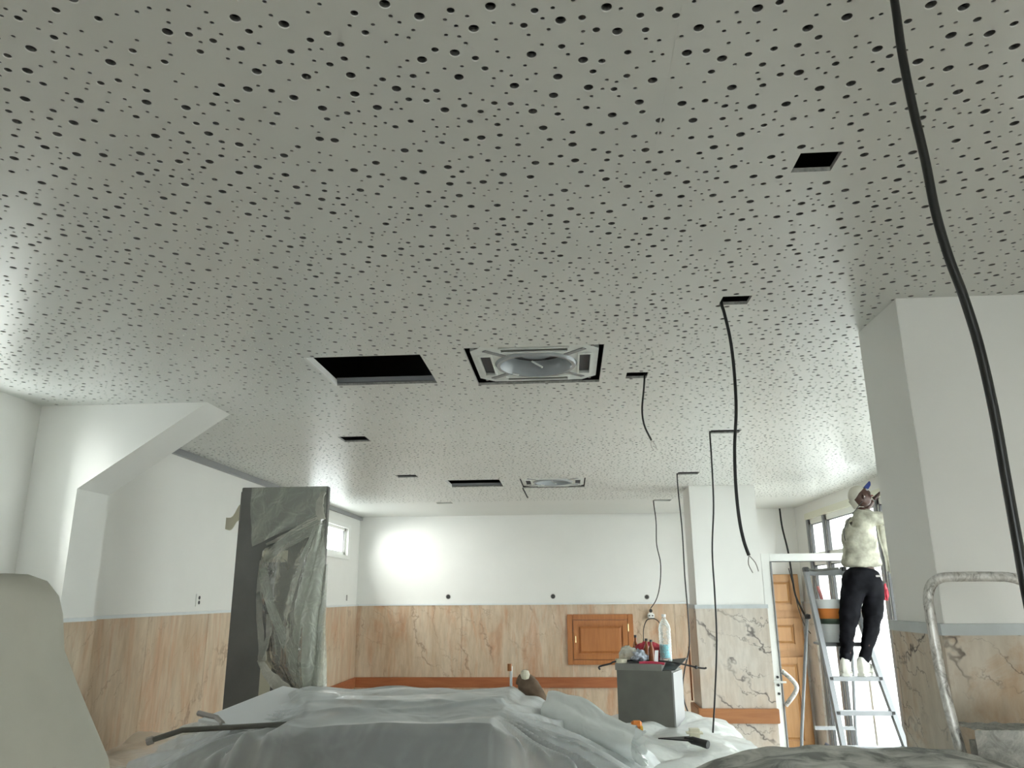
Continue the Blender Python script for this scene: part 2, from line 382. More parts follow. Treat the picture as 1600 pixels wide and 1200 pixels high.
# ------------------------------------------------------------------ walls with wainscot slabs
def wall_with_holes(name, axis, at, thick, a0, a1, z1, holes, mat=None):
    """axis x: wall lies across x at `at`, running in y from a0 to a1"""
    m = MB(); hs = [[(h[0], h[2]), (h[1], h[2]), (h[1], h[3]), (h[0], h[3])] for h in holes]
    m.plate([(a0, 0), (a1, 0), (a1, z1), (a0, z1)], hs, 0, thick)
    m.v = [((at+c, a, b) if axis == 'x' else (a, at+c, b)) for a, b, c in m.v]
    return m.build(name, mat or mt['wall'], None, kind='structure')
def slab(parent, mat, x0, x1, y0, y1, z0=0, z1=1.68): return B('marble_slab', mat, parent, x0, x1, y0, y1, z0, z1, bev=.0015)
wl = wall_with_holes('wall_left', 'x', XL, -.10, 4.3, YB+.2, 3.2, [(8.35, 9.86, 2.31, 2.65)])
wn = wall_with_holes('wall_left_near', 'x', -2.95, -.2, YF, 4.3, 3.2, [(3.42, 3.70, 1.95, 2.73)])
wb = B('wall_back', mt['wall'], None, XL-.2, 2.2, YB+.03, YB+.2, 0, 3.2, kind='structure')
jog = B('wall_back_plaster', mt['wall'], wb, XL, .03, YB, YB+.03, 0, 2.85)
wb2 = B('wall_back_right', mt['wall'], None, 2.0, XR+.2, 10.1, YB+.2, 0, 3.2, kind='structure')
for i in range(7):                                     # slabs of the left wall
    y0 = 4.3+i*.88; slab(wl, mt['marble_tan'], XL, XL+.02, y0+.001, min(YB, y0+.879))
xs = [XL+.02, -1.42, .03, 1.35, 2.0]
for a, b in zip(xs, xs[1:]): slab(wb, mt['marble_tan'], a+.001, b-.001, YB-.02 if b < .1 else YB-.005, YB+.03)
slab(wb2, mt['marble_pale'], 2.02, XR-.02, 10.08, 10.1)
for k in range(9): slab(wn, mt['marble_tan'], -2.95, -2.93, YF+k*.88, YF+k*.88+.878)
B('ledge', mt['ledge'], wl, XL, XL+.03, 4.3, YB, 1.68, 1.70); B('ledge', mt['ledge'], wb, XL, 2.0, YB-.03, YB+.03, 1.68, 1.70)
B('ledge', mt['ledge'], wn, -2.95, -2.92, YF, 4.0, 1.68, 1.70); B('ledge', mt['ledge'], wb2, 2.02, XR, 10.07, 10.1, 1.68, 1.70)
B('trim_2', mt['alugrey'], None, XL, XL+.035, 4.3, YB, 2.805, 2.85, kind='structure')   # strip at the ceiling edge, the gap's shade put into its grey
# wooden chair rails
r1 = B('trim_3', mt['rail'], None, XL+.02, .68, YB-.045, YB-.02, .665, .79, bev=.004, kind='structure')
r2 = B('trim_4', mt['rail'], None, XL+.02, XL+.045, 6.2, YB-.045, .665, .79, bev=.004, kind='structure')
r3 = B('trim_5', mt['rail'], None, .69, 1.2, YB-.05, YB-.02, .665, .79, bev=.004, kind='structure')
# buttress of the left wall with its sloping haunch
bt = MB().prism([(-2.96, 0), (-2.67, 0), (-2.67, 2.38), (-1.985, 2.85), (-2.96, 2.85)], 'y', 4.0, 4.3)
bt = bt.build('wall_buttress', mt['wall'], None, kind='structure')
slab(bt, mt['marble_tan'], -2.95, -2.655, 3.98, 4.0); slab(bt, mt['marble_tan'], -2.67, -2.65, 4.0, 4.3)
B('ledge', mt['ledge'], bt, -2.95, -2.645, 3.97, 4.3, 1.68, 1.70)
# back wall behind the camera with an unseen window sized for its light
ws = wall_with_holes('wall_front', 'y', YF, -.2, XL-.2, XR+.2, 3.2, [(-1.0, 1.2, .85, 2.2)])

# ------------------------------------------------------------------ glazed right wall
HEAD0, HEAD1 = 2.66, 2.735
bays = [(9.08, 9.62), (7.55, 9.02), (5.85, 7.49), (4.05, 5.79)]
wr = wall_with_holes('wall_right', 'x', XR, .2, YF, 10.3, 3.2, [(4.02, 9.68, .02, 2.735)])
slab(wr, mt['marble_pale'], XR-.02, XR, 9.69, 10.08); B('ledge', mt['ledge'], wr, XR-.03, XR, 9.69, 10.08, 1.68, 1.70)
for i in range(9): slab(wr, mt['marble_spot'], XR-.02, XR, YF+i*.88, YF+i*.88+.878)
for n_, (y0, y1) in enumerate(bays):
    wd = bpy.data.objects.new('window_%d' % (n_+1), None); C.objects.link(wd); wd['kind'] = 'structure'; wd.location = (XR+.05, (y0+y1)/2, 0)
    m = MB(); t_ = .045
    for yy in (y0, y1-t_): m.box(XR+.02, XR+.09, yy, yy+t_, .02, 2.66)
    for z0, z1 in ((.02, .10), (2.12, 2.26), (2.60, 2.66)): m.box(XR+.02, XR+.09, y0, y1, z0, z1)
    if n_ > 0: m.box(XR+.03, XR+.08, (y0+y1)/2-.03, (y0+y1)/2+.03, .1, 2.12)
    m.build('window_frame', mt['white_pvc'], wd)
    m = MB(); m.box(XR+.045, XR+.055, y0+t_, y1-t_, .1, 2.12); m.build('pane', mt['glass'], wd)
    m = MB(); m.box(XR+.045, XR+.055, y0+t_, y1-t_, 2.26, 2.60); m.build('pane', mt['glass'], wd)
    m = MB(); g = .009
    for (a, b, c, d) in ((y0+t_, y1-t_, 2.26, 2.60), (y0+t_, y1-t_, .1, 2.12)):
        m.box(XR+.012, XR+.045, b-g*2, b, c, d); m.box(XR+.03, XR+.045, a, b, d-g, d)
    m.build('gasket', mt['gasket'], wd)
B('trim_6', mt['cream'], None, XR-.01, XR+.1, 4.02, 9.68, 2.66, 2.735, kind='structure')
m = MB(); 
for yy in (4.02, 5.79, 7.49, 9.02, 9.62): m.box(XR+.0, XR+.1, yy, yy+.06, .0, 2.66)
m.build('trim_7', mt['alugrey'], None, kind='structure')
# near left window
wd = bpy.data.objects.new('window_5', None); C.objects.link(wd); wd['kind'] = 'structure'; wd.location = (-3.05, 1.9, 1.7)
m = MB()
for yy in (3.42, 3.67): m.box(-3.10, -3.04, yy, yy+.03, 1.95, 2.73)
for zz in (1.95, 2.69): m.box(-3.10, -3.04, 3.42, 3.70, zz, zz+.04)
m.build('window_frame', mt['white_pvc'], wd); B('pane', mt['glass'], wd, -3.075, -3.065, 3.45, 3.67, 1.98, 2.69)
# small high window on the left wall near the back
wd = bpy.data.objects.new('window_6', None); C.objects.link(wd); wd['kind'] = 'structure'; wd.location = (-2.9, 9.1, 2.3)
m = MB()
for yy in (8.35, 9.80): m.box(-2.93, -2.86, yy, yy+.05, 2.31, 2.65)
for zz in (2.31, 2.615): m.box(-2.93, -2.86, 8.35, 9.86, zz, zz+.035)
m.build('window_frame', mt['white_pvc'], wd)
m = MB(); m.box(-2.885, -2.865, 9.79, 9.80, 2.345, 2.615); m.box(-2.885, -2.865, 8.4, 9.8, 2.34, 2.35); m.build('gasket', mt['gasket'], wd)
B('pane', mt['glass'], wd, -2.90, -2.892, 8.4, 9.8, 2.34, 2.62)
m = MB(); m.box(-2.84, -2.825, 9.86, 9.97, 2.26, 2.70); m.box(-2.84, -2.825, 8.3, 9.86, 2.26, 2.31); m.box(-2.84, -2.825, 8.3, 9.86, 2.65, 2.70)
m.build('window_sill', mt['white_pvc'], wd)
# unseen window behind the camera, placed to light the pillar front
wd = bpy.data.objects.new('window_7', None); C.objects.link(wd); wd['kind'] = 'structure'; wd.location = (.2, YF-.1, .4)
m = MB()
for xx in (-1.0, .07, 1.14): m.box(xx, xx+.06, YF-.13, YF-.07, .85, 2.2)
for zz in (.85, 2.14): m.box(-1.0, 1.2, YF-.13, YF-.07, zz, zz+.06)
m.build('window_frame', mt['white_pvc'], wd); B('pane', mt['glass'], wd, -.94, 1.14, YF-.105, YF-.095, .91, 2.14)

# ------------------------------------------------------------------ pillars
def pillar(name, label, x0, x1, y0, y1, mat, group=None):
    t = thing(name, label, 'pillar', ((x0+x1)/2, (y0+y1)/2, 0))
    B('shaft', mt['wall'], t, x0, x1, y0, y1, 0, CEIL, bev=.002)
    e = .018
    slab(t, mat, x0-e, x1+e, y0-e, y0-.0005); slab(t, mat, x0-e, x0-.0005, y0, y1)
    slab(t, mat, x1+.0005, x1+e, y0, y1); slab(t, mat, x0-e, x1+e, y1+.0005, y1+e)
    m = MB(); m.plate([(x0-e-.006, y0-e-.006), (x1+e+.006, y0-e-.006), (x1+e+.006, y1+e+.006), (x0-e-.006, y1+e+.006)], [[(x0+.001, y0+.001), (x1-.001, y0+.001), (x1-.001, y1-.001), (x0+.001, y1-.001)]], 1.664, 1.70)
    m.build('ledge', mt['ledge2'], t); return t
pn = pillar('pillar', 'large white pillar with blotched marble base beside the paint-spattered hoop', 1.232, 1.87, 2.74, 3.12, mt['marble_spot'])
pc = pillar('pillar', 'white pillar with pale grey-veined marble base beside the glazed door', 1.225, 1.87, 7.8, 8.23, mt['marble_grey'])
# pillar's wooden rail, wrapping the corner
rl = MB(); rl.box(1.165, 1.90, 7.74, 7.78, .648, .775, bev=.006); rl.box(1.165, 1.205, 7.78, 8.23, .648, .775, bev=.006)
tag(rl.build('chair_rail', mt['rail2']), 'orange-brown wooden rail wrapped round the far pillar', 'rail')

# ------------------------------------------------------------------ vestibule door frame at the far pillar
d1 = bpy.data.objects.new('door_1', None); C.objects.link(d1); d1['kind'] = 'structure'; d1.location = (1.9, 7.8, 0)
m = MB(); m.box(1.872, 1.955, 7.80, 7.87, 0, 2.175, bev=.004); m.build('jamb', mt['white_pvc'], d1)
m = MB(); m.box(1.955, 2.88, 7.80, 7.87, 2.10, 2.175, bev=.004); m.build('head_bar', mt['white_pvc'], d1)
B('gasket', mt['gasket'], d1, 1.956, 2.88, 7.798, 7.81, 2.096, 2.102)
B('bright_edge', mt['alu'], d1, 1.956, 1.968, 7.79, 7.84, 0, 2.10)
m = MB(); m.tube([(1.88, 7.77, 1.005), (1.99, 7.75, 1.005)], .009, 8); m.build('lock_bolt', mt['white_pvc'], d1)
m = MB()
for z in (1.045, .975, .90): m.tube([(1.925, 7.80, z), (1.925, 7.79, z)], .012, 10)
m.build('lock_plate', mt['gasket'], d1)
m = MB(); m.tube([(1.965, 7.79, 1.10), (2.03, 7.76, 1.04), (2.075, 7.74, .97), (2.05, 7.75, .90), (1.975, 7.79, .80)], .021, 12, smooth=5); smo(m.build('handle', mt['tube'], d1))

# ------------------------------------------------------------------ wooden cupboard on the back wall, hatch
cb = thing('tall_cupboard', 'tall oak cupboard with three panelled doors behind the glazed door frame', 'cupboard', (2.4, 10.05, 0))
B('carcass', mt['oak'], cb, 1.98, 2.83, 10.0, 10.08, 0, 2.03, bev=.004)
def panel_door(parent, x0, x1, z0, z1, y, mat, rail=.075, mx0=None, mx1=None):
    """framed door: stiles and rails proud of a recessed field with a raised centre"""
    o = B('door', mat, parent, x0, x1, y-.010, y, z0, z1)
    a, b, c, d = mx0 or x0+rail, mx1 or x1-rail, z0+rail, z1-rail
    m = MB()
    for q in ((x0, a, z0, z1), (b, x1, z0, z1), (a, b, z0, c), (a, b, d, z1)): m.box(q[0], q[1], y-.032, y-.009, q[2], q[3], bev=.003)
    m.build('door_frame', mat, o)
    k = .035; m = MB(); P0 = [(a+.012, c+.012), (b-.012, c+.012), (b-.012, d-.012), (a+.012, d-.012)]; P1 = [(a+k, c+k), (b-k, c+k), (b-k, d-k), (a+k, d-k)]
    m.add([(p[0], y-.011, p[1]) for p in P0]+[(p[0], y-.027, p[1]) for p in P1], [(0, 1, 5, 4), (1, 2, 6, 5), (2, 3, 7, 6), (3, 0, 4, 7), (4, 5, 6, 7)])
    m.build('raised_panel', mat, o); return o
for z0, z1 in ((1.60, 2.02), (1.135, 1.51), (.06, 1.06)):
    panel_door(cb, 2.0, 2.805, z0, z1, 10.0, mt['oak'], .075, 2.08, 2.71)
for z in (1.66, 1.0): MB().tube([(2.795, 9.975, z-.04), (2.795, 9.975, z+.04)], .008, 8).build('hinge', mt['brass'], cb)
hd = thing('wall_hatch', 'red-brown panelled wooden hatch door set in the tan marble wall', 'hatch', (.38, 10.43, .94))
m = MB()
for q in ((-.04, .03, .94, 1.557), (.74, .81, .94, 1.557), (.03, .74, 1.49, 1.557), (.03, .74, .94, 1.0)): m.box(q[0], q[1], 10.40, 10.445, q[2], q[3], bev=.004)
m.build('frame', mt['hatchwood'], hd)
dr = panel_door(hd, .035, .735, 1.005, 1.485, 10.425, mt['hatchwood'], .065)
MB().tube([(.065, 10.395, 1.21), (.065, 10.395, 1.29)], .007, 8).build('latch', mt['brass'], dr)
for z in (1.39, 1.13): MB().tube([(.742, 10.393, z-.045), (.742, 10.393, z+.045)], .008, 8).build('hinge', mt['brass'], hd)

# ------------------------------------------------------------------ sockets and holes in the walls
def socket_hole(x, z, label):
    t = thing('socket_box', label, 'socket', (x, YB, z), )
    yy = YB if x < .03 else YB+.03
    Mx = Matrix.Rotation(PI/2, 4, 'X')
    MB().lathe([(.032, 0), (.032, .004), (.027, .006), (.027, .0)], (x, yy-.0, z), 20, Mx).build('rim', mt['wire'], t)
    MB().lathe([(.025, .001), (.025, .007), (.001, .007)], (x, yy, z), 16, Mx).build('cavity', mt['gasket'], t)
socket_hole(-1.605, 1.79, 'round empty socket box on back wall, nearer the left corner')
socket_hole(-.215, 1.785, 'round empty socket box on back wall above and left of the hatch')
socket_hole(1.01, 1.768, 'round socket box above the white plug adapter right of the hatch')
t = thing('socket_box', 'small rectangular socket opening on the left wall beside the steel board', 'socket', (XL, 5.9, 1.78))
B('rim', mt['wall'], t, XL, XL+.006, 5.86, 5.95, 1.735, 1.83, bev=.002)
for z in (1.765, 1.80): MB().lathe([(.014, 0), (.014, .003), (.001, .003)], (XL+.006, 5.905, z), 10, Matrix.Rotation(PI/2, 4, 'Y')).build('cavity', mt['gasket'], t)
t = tag(B('socket_slot', mt['wire'], None, XL, XL+.008, 9.94, 9.98, 1.75, 1.82), 'tiny grey socket slot on left wall under the high window', 'socket')
ad = thing('plug_adapter', 'white plug adapter hanging on the tan wall right of the hatch', 'adapter', (1.04, 10.4, 1.53))
smo(MB().box(1.0, 1.085, 10.38, 10.43, 1.495, 1.575, bev=.015).build('body', mt['wall'], ad))
for x in (1.02, 1.06): MB().box(x-.008, x+.008, 10.375, 10.381, 1.53, 1.545).build('slot', mt['gasket'], ad)
MB().box(1.02, 1.06, 10.365, 10.40, 1.575, 1.62, bev=.008).build('plug', mt['black'], ad)

# ------------------------------------------------------------------ ceiling cassette units
def cassette(cx, cy, w_, label, wreck):
    t = thing('air_conditioner', label, 'air conditioner', (cx, cy, CEIL+.03), 'ceiling cassette units')
    h = w_/2; z = CEIL+.012
    c_ = .10
    def sq(a): return [(cx-a, cy-a), (cx+a, cy-a), (cx+a, cy+a), (cx-a, cy+a)]
    outer = [(cx-h+c_*.7, cy-h), (cx+h-c_*.7, cy-h), (cx+h, cy-h+c_*.7), (cx+h, cy+h-c_*.7), (cx+h-c_*.7, cy+h), (cx-h+c_*.7, cy+h), (cx-h, cy+h-c_*.7), (cx-h, cy-h+c_*.7)]
    slots = []
    for s in (-1, 1):
        a, b = sorted((s*(h-.035), s*(h-.085)))
        slots.append([(cx+a, cy-.15), (cx+b, cy-.15), (cx+b, cy+.15), (cx+a, cy+.15)])
        slots.append([(cx-.15, cy+a), (cx+.15, cy+a), (cx+.15, cy+b), (cx-.15, cy+b)])
    n = 28; rr = .165
    circ = [(cx+rr*1.0*math.cos(2*PI*k/n), cy+rr*math.sin(2*PI*k/n)) for k in range(n)]
    MB().plate(outer, slots+[circ], z, z+.05).build('foam_tray', mt['acwhite'], t)
    for s in slots:
        x0, x1 = min(q[0] for q in s), max(q[0] for q in s); y0, y1 = min(q[1] for q in s), max(q[1] for q in s)
        m = MB(); m.box(x0+.0005, x1-.0005, y0+.0005, y1-.0005, z+.007, z+.045); m.build('air_slot', mt['acdark'], t)
        m = MB()
        for q in ((x0-.008, x0, y0-.008, y1+.008), (x1, x1+.008, y0-.008, y1+.008), (x0, x1, y0-.008, y0), (x0, x1, y1, y1+.008)): m.box(*q, z-.008, z+.004)
        m.build('slot_lip', mt['acwhite'], t)
    m = MB(); m.lathe([(rr+.03, 0), (rr+.022, -.012), (rr+.006, -.012), (rr-.012, .012), (rr-.02, .05), (rr-.03, .09)], (cx, cy, z), 36)
    m.f = m.f[:-2]; m.mi = m.mi[:-2]; smo(m.build('bell_mouth', mt['acgrey'], t))
    m = MB(); m.lathe([(.14, .105), (.125, .085), (.105, .06), (.07, .045), (.03, .04), (.001, .04)], (cx, cy, z), 32); smo(m.build('fan_hub', mt['acgrey'], t))
    for k in range(7):
        a = 2*PI*k/7; m = MB(); m.tube([(cx+.09*math.cos(a), cy+.09*math.sin(a), z+.075), (cx+.135*math.cos(a+.35), cy+.135*math.sin(a+.35), z+.085)], .008, 6); m.build('fan_blade', mt['acgrey'], t)
    for sx in (-1, 1):
        for sy in (-1, 1):
            px, py = cx+sx*(h-.05), cy+sy*(h-.05)
            d = Vector((sx, sy, 0)).normalized(); e = Vector((-d.y, d.x, 0))
            P0 = Vector((cx+sx*(h-.10), cy+sy*(h-.10), z-.004)); m = MB()
            pts = [P0-d*.07-e*.012, P0+d*.05-e*.012, P0+d*.05+e*.012, P0-d*.07+e*.012]
            m.add([q for q in pts]+[q+Vector((0, 0, .006)) for q in pts], [(0, 1, 2, 3), (7, 6, 5, 4), (0, 4, 5, 1), (1, 5, 6, 2), (2, 6, 7, 3), (3, 7, 4, 0)])
            m.build('corner_bracket', mt['alugrey'], t)
            MB().lathe([(.007, -.012), (.007, 0), (.001, 0)], (cx+sx*(h-.03), cy+sy*(h-.03), z+.01), 8).build('hook', mt['wire'], t)
    m = MB(); m.box(cx-h-.005, cx+h+.005, cy-h-.005, cy+h+.005, z+.06, z+.28); m.build('casing', mt['acdark'], t)
    for q in ([(cx-.02, cy+.02, z+.02), (cx+.03, cy-.01, z-.02)], [(cx-.12, cy+.12, z-.01), (cx-.09, cy+.13, z-.014)]): MB().tube(q, .005, 6).build('cable_end', mt['acwhite'], t)
    if wreck:
        MB().tube([(cx-h-.02, cy+h, z), (cx-h+.03, cy+h+.1, z-.10)], .007, 6).build('hanging_strap', mt['gasket'], t)
    return t
cassette(-.13, 3.485, .58, 'larger-looking near ceiling air conditioner with its cover removed, round fan showing', False)
cassette(-.13, 7.43, .60, 'distant ceiling air conditioner without cover, strap hanging at its left corner', True)

# ------------------------------------------------------------------ cables
def cable(label, pts, rad, ends=True, name='hanging_cable', cat='cable', top=None):
    t = thing(name, label, cat, pts[-1])
    smo(MB().tube(pts, rad, 10, smooth=6).build('sheath', mt['cable'], t))
    if ends:
        q = Vector(pts[-1]); s = rad/.006
        MB().tube([q, q+Vector((-.004, 0, -.03*s)), q+Vector((.008, 0, -.06*s))], rad*.28, 6, smooth=3).build('bare_wire', mt['wire'], t)
        MB().tube([q, q+Vector((.02*s, 0, -.025*s)), q+Vector((.028*s, 0, -.055*s))], rad*.28, 6, smooth=3).build('bare_wire', mt['wire'], t)
    return t
cable('thick black cable hanging closest, in front of the large pillar',
      [(.515, 1.0, 2.85), (.514, 1.0, 2.664), (.512, 1., 2.573), (.514, 1., 2.485), (.519, 1., 2.391), (.521, 1., 2.31), (.528, 1., 2.242), (.538, 1., 2.186), (.547, 1., 2.113), (.551, 1., 2.026), (.551, 1., 1.943), (.551, 1., 1.857), (.551, 1., 1.796), (.555, 1., 1.6), (.56, 1., 1.2)], .0062, True)
cable('black cable with two bare wires hanging before the far pillar', [(.592, 2.72, 2.90), (.595, 2.72, 2.84), (.602, 2.72, 2.804), (.615, 2.72, 2.703), (.619, 2.72, 2.58), (.614, 2.72, 2.437), (.597, 2.72, 2.298), (.590, 2.72, 2.162), (.592, 2.72, 2.051), (.601, 2.72, 1.975), (.614, 2.72, 1.926)], .0058)
cable('short black cable with split ends beside the near air conditioner', [(.402, 3.72, 2.90), (.402, 3.7, 2.854), (.396, 3.7, 2.792), (.381, 3.7, 2.678), (.388, 3.7, 2.597), (.418, 3.7, 2.523)], .0048)
cable('long thin black cable hanging down across the far pillar front', [(.975, 5.1, 2.88), (.965, 5.1, 2.836), (.963, 5.1, 2.65), (.953, 5.1, 2.356), (.923, 5.1, 2.07), (.918, 5.1, 1.792), (.909, 5.1, 1.523), (.881, 5.1, 1.262), (.845, 5.1, .99)], .0055, False)
cable('thin black cable curling at the bottom left of the far pillar', [(1.0, 6.95, 2.88), (.996, 6.95, 2.837), (.997, 6.95, 2.676), (1.009, 6.95, 2.337), (1.006, 6.95, 1.953), (1.012, 6.95, 1.632), (1.005, 6.95, 1.372), (.955, 6.95, 1.193), (.929, 6.95, 1.041), (.946, 6.95, .892), (1.022, 6.95, .769), (1.143, 6.95, .715)], .006, False)
cable('thin black cable running from the last ceiling hole to the plug adapter', [(1.01, 9.0, 2.88), (1.0, 9.0, 2.835), (1.016, 9., 2.607), (1.02, 9.1, 2.355), (1.075, 9.3, 2.15), (1.10, 9.7, 1.92), (1.09, 10.1, 1.74), (1.04, 10.36, 1.63)], .006, False)
cable('twin black wires drooping from the plug adapter behind the bottles', [(.93, 10.38, 1.2), (.935, 10.38, 1.36), (.975, 10.38, 1.47), (1.03, 10.37, 1.50), (1.10, 10.37, 1.49), (1.15, 10.38, 1.42), (1.17, 10.38, 1.2)], .006, False)
cable('dark conduit and wires dropping from ceiling above the oak cupboard', [(2.69, 10.0, 2.84), (2.70, 10.0, 2.6), (2.715, 9.9, 2.3), (2.735, 9.9, 1.95), (2.75, 9.9, 1.78), (2.79, 9.85, 1.62), (2.83, 9.8, 1.50)], .011, False)
cable('thin wire looping down beside the oak cupboard', [(2.72, 9.97, 2.1), (2.74, 9.9, 1.85), (2.76, 9.85, 1.6), (2.80, 9.8, 1.42), (2.84, 9.75, 1.34)], .005, False)

# ------------------------------------------------------------------ tall steel cabinet with polythene
fx0, fx1, fy0, fy1, fz = -2.185, -1.592, 5.0, 5.07, 2.515
fc = thing('steel_board', 'tall flat grey steel board partly wrapped in torn clear polythene', 'board', ((fx0+fx1)/2, 5.04, 0))
B('body', mt['steel'], fc, fx0, fx1, fy0+.02, fy1, 0, fz, bev=.004)
B('face_sheet', mt['steel'], fc, fx0+.004, fx1-.004, fy0, fy0+.018, .08, fz-.03, bev=.003)
MB().box(-2.00, -1.83, 4.994, 4.9995, 2.02, 2.095).build('tape_strip', mt['tape'], fc)
MB().box(-1.955, -1.885, 4.994, 4.9995, 1.10, 1.47).build('tape_strip', mt['tape'], fc)
MB().grid(lambda u, v: (fx0+.012-.12*u, 4.998+.06*math.sin(u*2), 2.40-.09*u-.11*v*(1-.3*u)+.015*math.sin(7*u)), 8, 4).build('tape_flap', mt['tape'], fc)
def wrinkle(x, z, s=1.0): return .022*s*noise.noise(Vector((x*9, z*7, 1.3)))+.014*s*noise.noise(Vector((x*23, z*19, 4.1)))
def film_sheet(name, rows, y0, n=34, k=22, s=1.0):
    """polythene hung between a left and a right edge given at several heights: (z, left, right, bulge, tilt)"""
    m = MB()
    def fn(u, v):
        q = v*(len(rows)-1); i = min(int(q), len(rows)-2); f = q-i; a, b = rows[i], rows[i+1]
        z = a[0]+(b[0]-a[0])*f; l = a[1]+(b[1]-a[1])*f; r_ = a[2]+(b[2]-a[2])*f; g = a[3]+(b[3]-a[3])*f; tl = a[4]+(b[4]-a[4])*f
        x = l+(r_-l)*u; z = z+tl*u
        ridge = .03*s*abs(math.sin(PI*(2.3*u+1.7*v)))
        return (x, y0-.02-g*math.sin(PI*min(1, max(0, u)))-ridge*.6-.35*abs(wrinkle(x, z, s)), z)
    m.grid(fn, n, k); return m
pf = thing('polythene_wrap', 'torn clear polythene hanging down the front of the steel board', 'plastic sheet', (-1.7, 4.95, 1.2))
film_sheet('a', [(2.505, -2.10, -1.585, .01, 0), (2.35, -2.09, -1.585, .03, .02), (2.2, -2.075, -1.585, .05, .10), (2.12, -2.06, -1.585, .05, .19)], 5.0).build('upper_sheet', mt['film_mid'], pf, smooth=True)
film_sheet('b', [(2.30, -1.62, -1.575, .02, 0), (2.2, -1.82, -1.575, .06, .02), (2.1, -1.98, -1.58, .08, .06), (2.02, -1.99, -1.58, .09, 0), (1.8, -1.97, -1.56, .12, 0), (1.6, -1.93, -1.54, .14, 0), (1.42, -1.90, -1.52, .14, 0), (1.3, -1.80, -1.51, .12, 0), (1.15, -1.66, -1.52, .06, 0)], 5.0, k=60, s=1.7).build('lower_sheet', mt['film_clear'], pf, smooth=True)
film_sheet('c', [(2.25, -1.64, -1.57, .02, 0), (2.05, -1.72, -1.55, .05, 0), (1.7, -1.78, -1.53, .09, 0), (1.4, -1.74, -1.50, .11, 0), (1.2, -1.66, -1.50, .07, 0)], 4.95, k=40, s=1.5).build('fold', mt['film_mid'], pf, smooth=True)
def ribbon(pts, w0, w1, mat, seed):
    P = spline([Vector(q) for q in pts], 8); m = MB(); n = len(P)-1; k = 8; vs = []
    for i, q in enumerate(P):
        d = (P[min(i+1, n)]-P[max(i-1, 0)]).normalized(); c = Vector((-d.z, 0, d.x)).normalized(); t_ = i/n
        w_ = (w0+(w1-w0)*t_)*(1+.35*noise.noise(Vector((t_*6, seed, 0))))
        for j in range(k+1): vs.append(q+c*w_*(j/k-.5)+Vector((0, -.014*(j % 2)-.03*w_*8*math.sin(PI*j/k)*.4-.01*noise.noise(Vector((t_*9, j*.6, seed))), 0)))
    m.add(vs, [(i*(k+1)+j, i*(k+1)+j+1, (i+1)*(k+1)+j+1, (i+1)*(k+1)+j) for i in range(n) for j in range(k)])
    return m.build('gathered_fold', mat, pf, smooth=True)
ribbon([(-1.60, 4.95, 2.47), (-1.615, 4.93, 2.38), (-1.60, 4.92, 2.28)], .03, .07, mt['film'], 1)
ribbon([(-1.60, 4.93, 2.29), (-1.72, 4.90, 2.23), (-1.82, 4.9, 2.18), (-1.95, 4.93, 2.13)], .06, .015, mt['film'], 2)
ribbon([(-1.60, 4.93, 2.27), (-1.76, 4.89, 2.17), (-1.88, 4.90, 2.09), (-1.975, 4.95, 2.01)], .12, .03, mt['film_mid'], 3)
ribbon([(-1.975, 4.94, 2.03), (-1.965, 4.9, 1.85), (-1.94, 4.88, 1.68), (-1.91, 4.87, 1.52), (-1.90, 4.88, 1.42)], .025, .05, mt['film'], 4)
ribbon([(-1.96, 4.92, 1.98), (-1.88, 4.86, 1.78), (-1.76, 4.84, 1.56), (-1.66, 4.85, 1.36), (-1.60, 4.88, 1.25)], .05, .08, mt['film_mid'], 5)
ribbon([(-1.93, 4.90, 1.43), (-1.84, 4.85, 1.34), (-1.73, 4.84, 1.25), (-1.63, 4.87, 1.15)], .035, .11, mt['film'], 6)
ribbon([(-1.56, 4.92, 2.0), (-1.555, 4.9, 1.75), (-1.545, 4.87, 1.5), (-1.54, 4.86, 1.3), (-1.545, 4.9, 1.14)], .05, .09, mt['film_mid'], 7)
ribbon([(-1.88, 4.89, 1.70), (-1.87, 4.87, 1.58), (-1.90, 4.87, 1.44)], .05, .02, mt['film'], 8)

